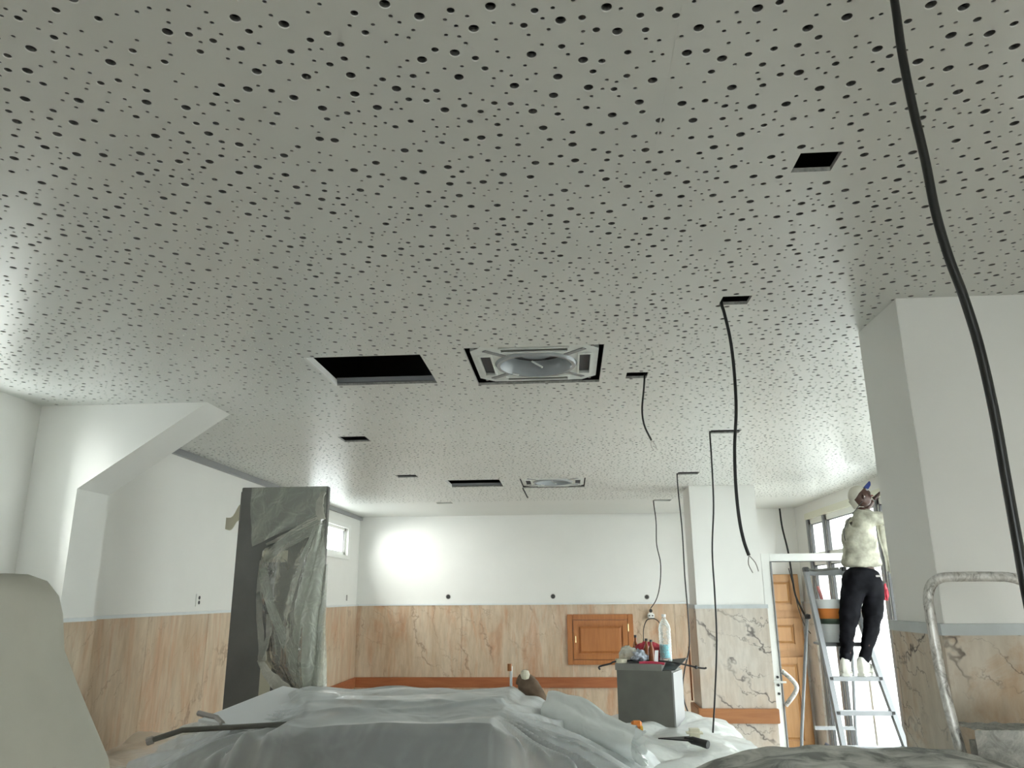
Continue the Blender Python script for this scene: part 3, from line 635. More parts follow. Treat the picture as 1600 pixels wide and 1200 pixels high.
# ------------------------------------------------------------------ polythene-covered tables
def drape(name, label, x0, x1, y0, y1, fn, mat, nx=150, ny=120, cat='plastic sheet', group=None):
    m = MB(); m.grid(lambda u, v: (x0+(x1-x0)*u, y0+(y1-y0)*v, fn(x0+(x1-x0)*u, y0+(y1-y0)*v)), nx, ny)
    return tag(m.build(name, mat, None, smooth=True), label, cat, group)
def N(x, y_, f, s=0): return noise.noise(Vector((x*f, y_*f, s)))
TX0, TX1, TY0, TY1, TZ = -1.36, -.33, 3.30, 4.62, 1.30
def centre(x, y_):
    lx = TX0+(-.0)*(y_-TY0)+ (.20 if y_ < 3.6 else .20-.35*min(1, (y_-3.6)/.8))*1.0
    dx = max(lx-x, x-TX1, 0); dy = max(TY0-y_, 0); bk = max(y_-TY1, 0)
    side = 0 if x < lx else 1
    fan = math.atan2(dy+.001, dx+.001)
    d = dx*(.55 if side else .42)+dy*3.0+bk*1.5
    f = min(1, (dx+dy)/.35)
    if dx > 0 or dy > 0:
        cx = lx if side == 0 else TX1
        ang = math.atan2(TY0-y_+.35, abs(x-cx)+.1)
        folds = .055*f*(2*abs(math.sin(ang*9.5+1.2*N(x, y_, 1.7)))**.7-1) + .025*f*math.sin(ang*37+side+2*N(x, y_, 3))
        if dx == 0: folds = folds*.15+f*(.10*abs(math.sin(x*9+2.5*N(x, y_, 1.2)))**.6+.025*math.sin(x*37+3*N(x, y_*.5, 3)))-.04
    else: folds = 0
    z = TZ-d+folds+.012*N(x, y_, 6)+.02*N(x, y_, 2.2, 3)*(1 if d == 0 else 1.5)
    if d == 0:
        z += .016*abs(math.sin((x*.55-y_*.8)*8+2.2*N(x, y_, 1.5)))-.012
        z += .018*math.exp(-((y_-3.45-.55*(x+1.2))/.03)**2)+.012*math.exp(-((y_-3.9-.25*(x+1.2))/.025)**2)
    return max(z, .42+.05*N(x, y_, 4))
drape('plastic_sheet', 'milky plastic dust sheet tented over the central table', -2.15, .55, 2.55, 5.0, centre, mt['film_tab'], 230, 200)
tb = thing('table', 'table hidden under the central milky plastic sheet', 'table', ((TX0+TX1)/2, 3.96, 0))
B('tabletop', mt['boxgrey'], tb, TX0+.22, TX1-.02, TY0+.03, TY1-.03, TZ-.085, TZ-.05)
for q in ((TX0+.24, TX1-.04, TY0+.05, TY0+.07), (TX0+.24, TX0+.26, TY0+.07, TY1-.05), (TX1-.06, TX1-.04, TY0+.07, TY1-.05), (TX0+.24, TX1-.04, TY1-.05, TY1-.03)): B('side_board', mt['boxgrey'], tb, *q, .1, TZ-.086)
for x in (TX0+.30, TX1-.12):
    for yy in (TY0+.08, TY1-.1): B('leg', mt['rail'], tb, x-.025, x+.025, yy-.02, yy+.025, 0, TZ-.085)
def leftlow(x, y_):
    z = 1.0+.03*N(x, y_, 1.2)+.045*abs(math.sin((x*1.2+y_*.45)*5+2*N(x, y_, 1.2)))+.02*abs(math.sin((x*.5-y_*.9)*9+3*N(x, y_, 1.1)))+.015*N(x, y_, 7)-.04
    z -= .9*max(0, y_-5.0)**1.2 + .35*max(0, 3.3-y_)
    z += .05*math.exp(-((x+1.55)**2/.3+(y_-3.0)**2/.2))
    return z
drape('plastic_sheet', 'creased plastic dust sheet over low furniture at left, beside the tan marble wall', -2.62, -1.1, 2.2, 4.97, leftlow, mt['film_tab'], 150, 180)
def rightlow(x, y_):
    z = .90+.035*N(x, y_, 1.6, 5)+.015*N(x, y_, 6)+.035*abs(math.sin((x*1.4-y_*.5)*5+2*N(x, y_, 1.3)))-.02
    z -= .7*max(0, y_-6.55)+.25*max(0, 3.2-y_); z -= .35*max(0, x-1.0)
    return z
drape('plastic_sheet', 'white plastic dust sheet on low furniture below the grey metal box', .02, 1.19, 2.4, 6.7, rightlow, mt['film_thick'], 100, 200)
# white board lying on the left of the centre table with a dark bar under it
sb = thing('white_board', 'thin white board leaning on the left edge of the covered central table', 'board', (-1.5, 4.0, 1.25))
m = MB(); P = [(-1.64, 3.52, 1.285), (-1.665, 4.62, 1.305), (-1.30, 4.58, 1.255), (-1.16, 3.44, 1.235)]
m.add(P+[(a, b, c-.012) for a, b, c in P], [(0, 1, 2, 3), (7, 6, 5, 4), (0, 4, 5, 1), (1, 5, 6, 2), (2, 6, 7, 3), (3, 7, 4, 0)]); m.build('sheet', mt['paper'], sb)
MB().tube([(-1.68, 3.60, 1.30), (-1.58, 3.57, 1.285), (-1.52, 3.5, 1.27)], .012, 6).build('clip', mt['wire'], sb)
cl = thing('steel_bar', 'dark steel bar poking out left under the white board', 'bar', (-1.7, 3.3, 1.26))
MB().tube([(-1.735, 3.30, 1.235), (-1.62, 3.34, 1.27), (-1.2, 3.40, 1.285)], .011, 8).build('rod', mt['boxgrey'], cl)
MB().tube([(-1.745, 3.298, 1.232), (-1.722, 3.303, 1.24)], .016, 8).build('end_cap', mt['wire'], cl)

# rolled plastic at the right of the table, and a pole with a pad behind the table corner
rp = thing('folded_polythene', 'bundle of folded white polythene right of the central table', 'plastic sheet', (.05, 4.2, 1.15))
def bundle(s, w1):
    a = Vector((-.13, 4.22, 1.22)); b = Vector((.30, 4.05, 1.085)); d = b-a
    def fn(u, v):
        t_ = u; c = a+d*t_; rr = (.098+.03*t_)*(s)*(.75+.4*math.sin(PI*min(1, t_*1.3+.15)))
        ph = 2*PI*v; q = 1+.22*math.sin(ph*3+s*5)+.20*noise.noise(Vector((t_*4, math.cos(ph)*2, math.sin(ph)*2+s)))
        return c+Vector((.25*rr*math.cos(ph)*q, rr*math.cos(ph)*q*.9, rr*math.sin(ph)*q*w1))
    return fn
MB().grid(bundle(1.0, .95), 26, 36).build('outer_wrap', mt['film_thick'], rp, smooth=True)
for k in range(5):
    def fl(u, v, k=k):
        a = -.9+.42*k; x = .20+.15*u+.01*math.sin(9*v+k); r0 = .035+.075*u
        return (x, 4.06+r0*math.cos(a)*.6-.10*v*.3, 1.09+r0*math.sin(a)+.05*(v-.5)+.012*math.sin(11*u+k*2+5*v)-.02*u)
    MB().grid(fl, 12, 8).build('sheet_layer', mt['film_thick'], rp, smooth=True)
pl = thing('paint_pole', 'brown-tipped white pole standing behind the covered table corner', 'pole', (-.31, 4.75, 1.1))
MB().tube([(-.365, 4.75, .2), (-.352, 4.75, 1.40)], .008, 8).build('shaft', mt['ledge'], pl)
MB().tube([(-.36, 4.74, 1.375), (-.36, 4.74, 1.415)], .013, 8).build('tip', mt['hatchwood'], pl)
t = thing('cloth_bundle', 'brown cloth bundle wedged behind the right corner of the covered table', 'cloth', (-.23, 4.72, 1.2))
smo(MB().tube([(-.31, 4.74, 1.33), (-.25, 4.72, 1.30), (-.19, 4.68, 1.22), (-.15, 4.62, 1.08)], [.03, .055, .05, .045], 10, smooth=4).build('roll', plain('brown_cloth', (.16, .11, .075), .9, var=.3, vs=20), t), 80)
t2 = MB().lathe([(.001, .028), (.02, .022), (.028, 0), (.02, -.022), (.001, -.028)], (-.265, 4.66, 1.362), 10).build('knob', mt['tape'], t)

# orange-capped tube and dusty black brush on the white sheet
oc = thing('sealant_tube', 'white tube with orange cap lying on plastic under the grey box', 'tube', (.43, 5.5, .93))
MB().tube([(.22, 5.50, .955), (.385, 5.50, .965)], .02, 12).build('barrel', mt['ledge'], oc); MB().tube([(.385, 5.5, .965), (.40, 5.5, .966), (.44, 5.5, .966), (.452, 5.5, .965)], [.026, .034, .034, .024], 12).build('cap', mt['orange'], oc)
MB().tube([(.44, 5.46, .955), (.455, 5.46, .955)], .018, 10).build('nozzle', plain('yellow', (.75, .42, .05), .5), oc)
bs = thing('plaster_trowel', 'black trowel with handle lying on plastic below the pillar', 'trowel', (.66, 5.1, .93))
MB().prism([(.52, 5.15), (.72, 5.22), (.72, 5.06)], 'z', .945, .952).build('blade', mt['black'], bs)
smo(MB().tube([(.68, 5.13, .952), (.74, 5.08, .945), (.80, 5.03, .935)], [.012, .022, .024], 10, smooth=3).build('handle', mt['black'], bs))
t = thing('dust_pad', 'cream pad lying beside the black trowel', 'pad', (.78, 5.35, .95)); smo(MB().box(.72, .82, 5.3, 5.4, .925, .975, bev=.02).build('pad', mt['tape'], t), 80)

# ------------------------------------------------------------------ grey box with clutter
bx = thing('metal_box', 'dark grey sheet-metal box standing on white plastic, clutter on its lid', 'box', (.55, 6.15, .9))
A = Vector((.335, 6.08)); Bc = Vector((.725, 5.98)); u_ = (Bc-A); n_ = Vector((-u_.y, u_.x)).normalized(); D = Bc+n_*.30+Vector((.03, 0)); E_ = A+n_*.30
def quadbox(pts, z0, z1): return MB().prism([tuple(q) for q in pts], 'z', z0, z1)
quadbox([A, Bc, D, E_], .885, 1.262).build('body', mt['boxgrey'], bx)
e = u_.normalized()*.006; quadbox([Bc+e*.2, Bc+e*2, D+e*2, D+e*.2], .885, 1.25).build('side_panel', mt['boxlit'], bx)  # lit side of the box, its brightness put into a lighter metal
def rim(q, s): c = (A+D)/2; return c+(q-c)*s
quadbox([A-n_*.012-u_*.02, A+u_*.83-n_*.012, E_+u_*.83+n_*.01, E_-u_*.02], 1.262, 1.308).build('lid', plain('lid_grey', (.20, .20, .185), .45, .2, var=.1), bx)
m = MB(); a = A+u_*.84; b = Bc+Vector((.03, 0)); c_ = D+Vector((.06, .02)); d = E_+u_*.84
m.add([(a.x, a.y, 1.262), (b.x, b.y, 1.266), (c_.x, c_.y, 1.325), (d.x, d.y, 1.31), (a.x, a.y, 1.268), (b.x, b.y, 1.272), (c_.x, c_.y, 1.331), (d.x, d.y, 1.316)], [(3, 2, 1, 0), (4, 5, 6, 7), (0, 1, 5, 4), (1, 2, 6, 5), (2, 3, 7, 6), (3, 0, 4, 7)]); m.build('open_flap', mt['black'], bx)
ZT = 1.308
t = thing('tape_roll', 'cream roll of masking tape on the left end of the grey box lid', 'tape', (.375, 6.08, ZT))
m = MB(); m.lathe([(.026, 0), (.045, 0), (.045, .028), (.026, .028), (.026, 0)], (.375, 6.115, ZT), 24); m.f = m.f[:-2]; m.mi = m.mi[:-2]; m.build('roll', mt['tape'], t)
wbt = thing('water_bottle', 'tall clear ribbed bottle with blue liquid at right of the lid', 'bottle', (.735, 6.2, ZT))
pr = [(.001, 0), (.042, .002), (.046, .012)]
for k in range(9): pr += [(.046, .03+k*.022), (.0435, .037+k*.022), (.046, .045+k*.022)]
pr += [(.046, .24), (.040, .268), (.026, .295), (.015, .31), (.013, .318), (.013, .33)]
smo(MB().lathe(pr, (.715, 6.18, ZT), 24).build('bottle_body', mt['bottle'], wbt)); MB().lathe([(.016, .325), (.016, .345), (.001, .345)], (.715, 6.18, ZT), 16).build('cap', mt['ledge'], wbt)
MB().lathe([(.001, .03), (.0425, .03), (.0425, .125), (.001, .125)], (.715, 6.18, ZT), 20).build('liquid', mt['liquid'], wbt)
def small_bottle(x, y_, h, label):
    t = thing('bottle', label, 'bottle', (x, y_, ZT), 'brown bottles on the grey box')
    smo(MB().lathe([(.001, 0), (.021, .001), (.022, .01), (.022, h*.55), (.016, h*.68), (.009, h*.78), (.009, h*.95)], (x, y_, ZT), 16).build('bottle_body', mt['brown'], t))
    MB().lathe([(.0105, h*.9), (.0105, h), (.001, h)], (x, y_, ZT), 12).build('cap', mt['black'], t); return t
small_bottle(.60, 6.10, .165, 'taller brown glass bottle with black cap among clutter on lid'); b2 = small_bottle(.572, 6.17, .17, 'second brown glass bottle, standing just behind and left of the other')
small_bottle(.50, 6.28, .19, 'brown bottle nearly hidden behind the crumpled bags, black cap showing')
MB().prism([(.612, 1.32), (.64, 1.32), (.648, 1.40), (.622, 1.40)], 'y', 6.05, 6.055).build('x', mt['paper']).name = 'paper_label'
tag(bpy.data.objects['paper_label'], 'white paper slip standing before the brown bottles', 'paper')
def crumple(name, label, c, rx, ry, rz, mat, seed, amp=.35, cat='bag'):
    bm = bmesh.new(); bmesh.ops.create_icosphere(bm, subdivisions=4, radius=1); m = MB()
    for v in bm.verts:
        q = v.co*1.0; k = 1+amp*noise.noise(q*2.2+Vector((seed, 0, 0)))+amp*.5*abs(noise.noise(q*5+Vector((0, seed, 0))))
        v.co = Vector((c[0]+q.x*rx*k, c[1]+q.y*ry*k, max(c[2]-rz*.85, c[2]+q.z*rz*k)))
    bm.verts.index_update(); m.add([v.co[:] for v in bm.verts], [[v.index for v in f.verts] for f in bm.faces]); bm.free()
    return tag(m.build(name, mat, None, smooth=True), label, cat)
crumple('plastic_bag', 'crumpled clear plastic bag on the left part of the grey box lid', (.435, 6.2, ZT+.05), .07, .06, .055, mt['film'], 2)
crumple('plastic_bag', 'crumpled white and navy plastic bag in the middle of the lid', (.515, 6.12, ZT+.04), .05, .05, .045, plain('bag_white_navy', (.42, .46, .54), .35, var=.7, vs=26), 9, .6)
crumple('red_cloth', 'crumpled dark red cloth behind the brown bottles', (.60, 6.24, ZT+.06), .10, .04, .065, mt['red'], 5, .6, 'cloth')
tag(MB().tube([(.50, 6.03, ZT+.008), (.60, 6.02, ZT+.010), (.68, 6.0, ZT+.002)], .009, 8).build('red_handle_tool', plain('pink_red', (.55, .05, .10), .5)), 'thin red-handled tool lying at the front edge of the lid', 'tool')
rb = thing('hooked_rod', 'black hooked rod lying across the lid, poking out on both sides', 'rod', (.6, 6.05, ZT))
MB().tube([(.215, 6.1, 1.262), (.205, 6.1, 1.275), (.22, 6.1, 1.287), (.29, 6.1, 1.303), (.36, 6.1, 1.322), (.7, 6.12, 1.318), (.96, 6.12, 1.27), (1.0, 6.12, 1.275)], .0065, 8, smooth=4).build('rod', mt['black'], rb)
MB().lathe([(.001, -.014), (.012, -.008), (.012, .008), (.001, .014)], (.925, 6.12, 1.276), 10).build('knot', mt['black'], rb)
MB().box(.42, .60, 6.04, 6.10, ZT+.001, ZT+.014, bev=.004).build('flat_tool', mt['black'], rb)
# copper-coloured pipe on the pillar corner
tag(MB().tube([(1.165, 8.1, .3), (1.165, 8.1, .62)], .009, 8).tube([(1.17, 8.12, .80), (1.17, 8.12, 1.30)], .009, 8).build('thin_pipe', mt['rail']), 'thin brown pipe running up the side of the far pillar', 'pipe')

# ------------------------------------------------------------------ blurred cloth-covered stand at the left edge
cs = thing('covered_stand', 'tall rounded form under a cream cover at the left edge', 'cover', (-1.14, 1.5, 0))
prof = [(.001, 1.85), (.04, 1.848), (.075, 1.835), (.10, 1.805), (.112, 1.77), (.125, 1.70), (.165, 1.62), (.225, 1.50), (.27, 1.35), (.28, 1.1), (.34, .7), (.40, .02)]
m = MB(); m.lathe([(a*1.0, b) for a, b in prof], (-1.125, 1.5, 0), 72)
vv = []
for q in m.v:
    dx, dy = q[0]+1.125, q[1]-1.5; rr = math.hypot(dx, dy); a = math.atan2(dy, dx); h = min(1, max(0, (1.83-q[2])/.5))
    k = 1+.05*h*math.sin(5*a+1)+.03*h*math.sin(11*a+q[2]*3)+.05*noise.noise(Vector((math.cos(a), math.sin(a), q[2]*4)))
    vv.append((-1.125+dx*k, 1.5+dy*k, q[2]))
m.v = vv; m.build('cover', mt['cloth'], cs, smooth=True)

# ------------------------------------------------------------------ dusty sheet in the lower right foreground
def near(x, y_):
    c = 1.483-.06*max(0, (.42-x)/.2)**1.5-.05*max(0, (x-.72)/.22)**2
    return c+.008*N(x, y_, 7)+.006*N(x, y_, 18)-2.2*max(0, 1.62-y_)**1.3-2.5*max(0, y_-1.84)
drape('dust_sheet', 'stained grey dust sheet bulging at the bottom edge near the hoop', .14, 1.02, 1.4, 2.05, near, mt['dusty'], 110, 70, cat='dust sheet')

# ------------------------------------------------------------------ near ladder: spattered hoop and caked platform
nl = thing('step_ladder', 'paint-spattered ladder hoop with plaster-caked platform at the right edge', 'ladder', (1.07, 2.0, 0))
hp = [(1.02, 2.02, .9), (.966, 2.06, 1.20), (.935, 2.09, 1.42), (.918, 2.1, 1.60), (.913, 2.1, 1.74), (.915, 2.1, 1.79), (.928, 2.1, 1.82), (.955, 2.1, 1.836), (1.0, 2.1, 1.838), (1.07, 2.1, 1.838), (1.13, 2.1, 1.834), (1.17, 2.1, 1.812), (1.195, 2.1, 1.77), (1.21, 2.1, 1.70), (1.235, 2.09, 1.5), (1.28, 2.06, 1.2), (1.31, 2.03, .9)]
smo(MB().tube(hp, .0125, 14, smooth=5).build('hoop', mt['tube'], nl), 80)
m = MB()
m.grid(lambda u, v: (.945+.32*u, 2.03+.11*v, 1.486+.006*noise.noise(Vector((u*14, v*8, 0)))), 40, 16)
m.grid(lambda u, v: (.945+.32*u-.01*v, 2.03-.02*v+.006*noise.noise(Vector((u*16, v*16, 3))), 1.486-.5*v), 40, 30)
m.box(.975, 1.25, 2.06, 2.13, 1.0, 1.45)
smo(m.build('platform', mt['caked'], nl), 60)
for z in (.3, .62): B('tread', mt['caked'], nl, .99, 1.34, 1.98, 2.06, z, z+.03)
for s in (0, 1): MB().tube([(1.02+.29*s, 2.02, .9), (1.0+.36*s, 1.95, .01)], .0125, 10).build('rail', mt['tube'], nl)
for s in (0, 1): MB().tube([(.96+.30*s, 2.1, 1.3), (.98+.36*s, 2.55, .01)], .011, 10).build('rear_leg', mt['tube'], nl)

# ------------------------------------------------------------------ worker's aluminium ladder
LD = thing('step_ladder', 'tall aluminium step ladder under the worker', 'ladder', (2.37, 7.0, 0))
def ly(z): return 7.0+.38*(z-1.127)
def lw(z): return .205+(.24-.205)*(1.127-z)/.5 if z < 1.127 else .205-(.205-.165)*(z-1.127)/.86
def lx(z): return 2.385-.05*max(0, z-.6)
for s in (-1, 1):
    pts = [(lx(z)+s*lw(z), ly(z), z) for z in (0.02, .6, 1.127, 1.6, 1.99)]
    m = MB(); w2, d2 = .019, .032
    for a, b in zip(pts, pts[1:]):
        vs = [(q[0]+i*w2, q[1]+j*d2, q[2]) for q in (a, b) for i, j in ((-1, -1), (1, -1), (1, 1), (-1, 1))]
        m.add(vs, [(0, 1, 5, 4), (1, 2, 6, 5), (2, 3, 7, 6), (3, 0, 4, 7), (0, 3, 2, 1), (4, 5, 6, 7)])
    m.build('rail', mt['alu'], LD)
    MB().tube([(lx(2)+s*.19, 7.34, 1.62), (lx(2)+s*.235-.03, 7.62, .6), (lx(2)+s*.27-.03, 7.74, .02)], .015, 8).build('rear_leg', mt['alu'], LD)
    MB().lathe([(.001, -.025), (.026, -.018), (.026, .018), (.001, .025)], (lx(2)+s*.20, 7.3, 1.60), 12).build('joint', mt['black'], LD)
for z in (.13, .375, .625, .875, 1.127):
    o = B('step', mt['alu'], LD, lx(z)-lw(z)+.012, lx(z)+lw(z)-.012, ly(z)-.04, ly(z)+.045, z-.034, z, bev=.004)
    for s in (-1, 1): MB().box(lx(z)+s*lw(z)*.97-.011, lx(z)+s*lw(z)*.97+.011, ly(z)-.046, ly(z)-.036, z-.024, z-.001).build('end_cap', mt['black'], o)
B('platform', mt['alu'], LD, lx(1.38)-.19, lx(1.38)+.19, 7.09, 7.36, 1.365, 1.385, bev=.004)
B('platform_edge', mt['black'], LD, lx(1.38)-.19, lx(1.38)+.19, 7.075, 7.09, 1.360, 1.392)
B('top_bar', mt['alu'], LD, lx(2)-.17, lx(2)+.17, 7.30, 7.36, 1.955, 2.01, bev=.006)
MB().tube([(lx(2)-.17, 7.31, 2.02), (lx(2)-.10, 7.30, 2.0), (lx(2)+.12, 7.31, 2.015)], .012, 8, smooth=3).build('dirty_clamp', mt['boxgrey'], LD)
for s in (-1, 1): MB().box(lx(2)+s*.165-.02, lx(2)+s*.165+.02, 7.29, 7.37, 1.985, 2.03, bev=.006).build('top_cap', mt['black'], LD)
B('brace', mt['alugrey'], LD, lx(1)-.20, lx(1)+.16, 7.60, 7.615, .62, .65)
# bucket with label bands
bk = thing('bucket', 'white plaster bucket with orange and dark green bands on the ladder platform', 'bucket', (2.31, 7.22, 1.385))
def ring(z0, z1, r0, r1, mat, name): 
    m = MB(); m.lathe([(r0, z0), (r1, z1)], (2.31, 7.22, 1.386), 32); m.f = m.f[:-2]; m.mi = m.mi[:-2]; smo(m.build(name, mat, bk))
m = MB(); m.lathe([(.001, .004), (.10, .004), (.10, 0), (.108, 0), (.136, .35), (.142, .35), (.142, .362), (.128, .362), (.100, .01), (.001, .01)], (2.31, 7.22, 1.386), 32)
smo(m.build('pail', mt['ledge'], bk), 50); ring(.155, .20, .1215, .1252, mt['green'], 'green_band'); ring(.20, .285, .1252, .132, mt['orange'], 'orange_band')
for x, l in ((2.27, .05), (2.31, .035)): MB().tube([(x, 7.103, 1.386+.34), (x+.01, 7.100, 1.386+.34-l)], .0035, 6).build('drip_mark', mt['black'], bk)
tag(MB().tube([(2.235, 7.2, 1.70), (2.215, 7.2, 1.80), (2.20, 7.2, 1.86)], [.010, .014, .012], 8, smooth=3).build('brush_handle', plain('faded_red', (.45, .16, .15), .6)), 'faded red brush handle sticking up out of the bucket', 'brush')
# bags on the floor by the window
crumple('dark_bag', 'dark bag lying on the floor at the foot of the window', (2.60, 7.9+.55, .16), .17, .2, .16, plain('dark_bag', (.03, .035, .05), .8, var=.6, vs=12), 13, .5)
crumple('dark_bag', 'small black bag on the floor right of the larger dark bag', (2.80, 8.1, .10), .07, .1, .1, mt['black'], 21, .5)

# ------------------------------------------------------------------ the worker
def skin(name, chains, mat, parent, sub=2, root=0, fold=0):
    """chains: list of lists of (x,y,z,rx[,ry]); a chain whose first item is an int grows from that vertex"""
    vs, es, rs = [], [], []
    for ch in chains:
        prev = None
        for q in ch:
            if isinstance(q, int): prev = q; continue
            vs.append(Vector(q[:3])); rs.append((q[3], q[4] if len(q) > 4 else q[3])); i = len(vs)-1
            if prev is not None: es.append((prev, i))
            prev = i
    base = Vector(parent_base(parent)) if parent else Vector((0, 0, 0))
    me = bpy.data.meshes.new(name); me.from_pydata([tuple(v-base) for v in vs], es, []); me.materials.append(mat)
    o = bpy.data.objects.new(name, me); C.objects.link(o)
    if parent: o.parent = parent
    md = o.modifiers.new('Skin', 'SKIN'); md.use_smooth_shade = True
    if not me.skin_vertices: me.attributes  # the layer is made with the modifier
    bm = bmesh.new(); bm.from_mesh(me); lay = bm.verts.layers.skin.verify()
    bm.verts.ensure_lookup_table()
    for i, v in enumerate(bm.verts): v[lay].radius = rs[i]; v[lay].use_root = (i == root)
    bm.to_mesh(me); bm.free()
    sd = o.modifiers.new('Sub', 'SUBSURF'); sd.levels = sd.render_levels = sub
    if fold:
        tx = bpy.data.textures.new(name+'_folds', 'CLOUDS'); tx.noise_scale = .07; tx.noise_depth = 2
        dm = o.modifiers.new('Folds', 'DISPLACE'); dm.texture = tx; dm.strength = fold; dm.mid_level = .5; dm.texture_coords = 'LOCAL'
    return o
W = thing('person', 'worker in stained cream shirt, black jeans and cap, standing on the aluminium ladder', 'person', (2.42, 7.02, 1.127))
hipL, hipR = (2.465, 7.03), (2.615, 7.02)
body = [
    [(2.54, 7.04, 1.93, .105, .08), (2.55, 7.04, 2.08, .09, .065), (2.565, 7.04, 2.22, .09, .065), (2.58, 7.03, 2.345, .085, .06), (2.60, 7.03, 2.47, .05, .048), (2.60, 7.03, 2.54, .05)],   # 0-5 trunk, neck
    [0, (2.465, 7.04, 1.86, .082), (2.40, 7.02, 1.66, .068), (2.355, 7.0, 1.50, .056), (2.335, 7.03, 1.36, .050), (2.318, 7.05, 1.21, .035)],
    [0, (2.62, 7.04, 1.86, .082), (2.585, 7.03, 1.66, .068), (2.545, 7.0, 1.50, .056), (2.50, 7.03, 1.36, .050), (2.462, 7.05, 1.21, .035)],
    [3, (2.68, 7.0, 2.45, .055), (2.77, 6.98, 2.43, .045), (2.845, 6.98, 2.52, .034), (2.86, 7.02, 2.64, .024)],
    [3, (2.53, 7.10, 2.38, .042), (2.57, 7.20, 2.41, .042), (2.70, 7.28, 2.50, .034), (2.80, 7.26, 2.62, .024)],
]
skin('body', body, mt['skin'], W)
# head: face turned to the right and up
Hc = Vector((2.603, 7.03, 2.625)); fdir = Vector((.76, .02, .62)).normalized()
side = fdir.cross(Vector((0, 0, 1))).normalized(); hup = side.cross(fdir).normalized()
HM = Matrix((side, fdir, hup)).transposed()
def head_pt(q): return Hc+HM @ (Vector(q)*.92)
bm = bmesh.new(); bmesh.ops.create_icosphere(bm, subdivisions=4, radius=1); m = MB()
for v in bm.verts:
    q = v.co.copy(); x, y_, z = q.x*.074, q.y*.094, q.z*.108
    if z < 0: x *= 1-.30*(-q.z)**1.5; y_ = y_*(1-.12*(-q.z)) + .008*(-q.z)
    if q.y > .5 and abs(q.z-.12) < .12 and .25 < abs(q.x) < .6: y_ -= .008     # eye sockets
    if q.y > .85 and -.45 < q.z < .1 and abs(q.x) < .2: y_ += .016*(1-abs(q.z+.22)/.34)   # nose
    if q.y > .7 and abs(q.z+.55) < .1 and abs(q.x) < .4: y_ += .005           # lips
    v.co = head_pt((x, y_, z))
bm.verts.index_update(); m.add([v.co[:] for v in bm.verts], [[v.index for v in f.verts] for f in bm.faces]); bm.free()
hd_ = m.build('head', mt['skin'], W, smooth=True)
for s in (-1, 1):
    MB().lathe([(.001, -.008), (.011, -.006), (.012, 0), (.011, .006), (.001, .008)], head_pt((s*.03, .082, .012)), 10).build('eye', mt['ledge'], hd_)
    MB().lathe([(.001, -.022), (.010, -.016), (.013, 0), (.010, .016), (.001, .022)], head_pt((s*.074, -.005, -.005)), 10).build('ear', mt['skin'], hd_)
MB().lathe([(.001, -.006), (.006, 0), (.001, .006)], head_pt((.085, .0, -.01)), 8).build('earbud', mt['ledge'], hd_)
smo(MB().tube([head_pt((-.025, .09, -.068)), head_pt((0, .096, -.060)), head_pt((.025, .09, -.068))], .004, 6).build('mouth', mt['red'], hd_))
# cap: pale crown, blue peak
m = MB()
def capf(u, v):
    a = 2*PI*u; e = v*PI/2*.98
    return head_pt((.080*math.cos(a)*math.cos(e), .094*math.sin(a)*math.cos(e)-.012, .045+.070*math.sin(e) - .03*(1-v)*(1 if math.sin(a) < 0 else 0)*abs(math.sin(a))))
m.grid(capf, 28, 10); cp = m.build('cap', mt['capw'], W, smooth=True)
m = MB(); m.grid(lambda u, v: head_pt(((u-.5)*.155*(1-.2*v*v), .080+.095*v*(1-.9*(u-.5)**2*2), .040+.010*v-.022*(2*u-1)**2)), 14, 8)
m.grid(lambda u, v: head_pt(((u-.5)*.155*(1-.2*v*v), .080+.095*v*(1-.9*(u-.5)**2*2), .036+.010*v-.022*(2*u-1)**2)), 14, 8); m.build('cap_peak', mt['capb'], cp, smooth=True)
# neck cloth hanging from the cap at the back
m = MB(); m.grid(lambda u, v: head_pt((.080*math.cos(PI*1.25+PI*.5*u)*(1+.05*v), .108*math.sin(PI*1.25+PI*.5*u)*(1+.1*v)-.01, .03-.08*v)), 16, 8); m.build('neck_flap', mt['capw'], cp, smooth=True)
# shirt
shirt = [
    [(2.545, 7.04, 2.00, .180, .135), (2.545, 7.04, 2.06, .175, .13), (2.56, 7.04, 2.18, .158, .12), (2.575, 7.035, 2.30, .150, .11), (2.59, 7.033, 2.40, .135, .10), (2.60, 7.03, 2.475, .082, .075), (2.603, 7.03, 2.515, .062, .060)],
    [4, (2.70, 6.99, 2.455, .070), (2.77, 6.97, 2.42, .064), (2.815, 6.975, 2.46, .055)],
    [3, (2.51, 7.08, 2.36, .072), (2.57, 7.20, 2.41, .062), (2.65, 7.26, 2.46, .052)],
]
sh = skin('shirt', shirt, mt['shirt'], W, 3, fold=.03)
smo(MB().grid(lambda u, v: (2.70+.06*u+.03*v+.01*math.sin(8*u), 7.0-.02*u+.02*math.sin(6*v), 2.40-.42*v-.04*u), 8, 14).build('shirt_tail', mt['shirt'], sh), 80)
MB().lathe([(.001, -.004), (.014, -.003), (.014, .003), (.001, .004)], (2.568, 6.925, 2.25), 14, Matrix.Rotation(PI/2, 4, 'X')).build('shirt_badge', mt['black'], sh)
smo(MB().tube([head_pt((.09, -.05, -.03)), (2.49, 7.0, 2.45), (2.415, 6.99, 2.33), (2.42, 6.99, 2.22), (2.45, 6.98, 2.16)], .0035, 6, smooth=5).build('earphone_wire', mt['black'], W))
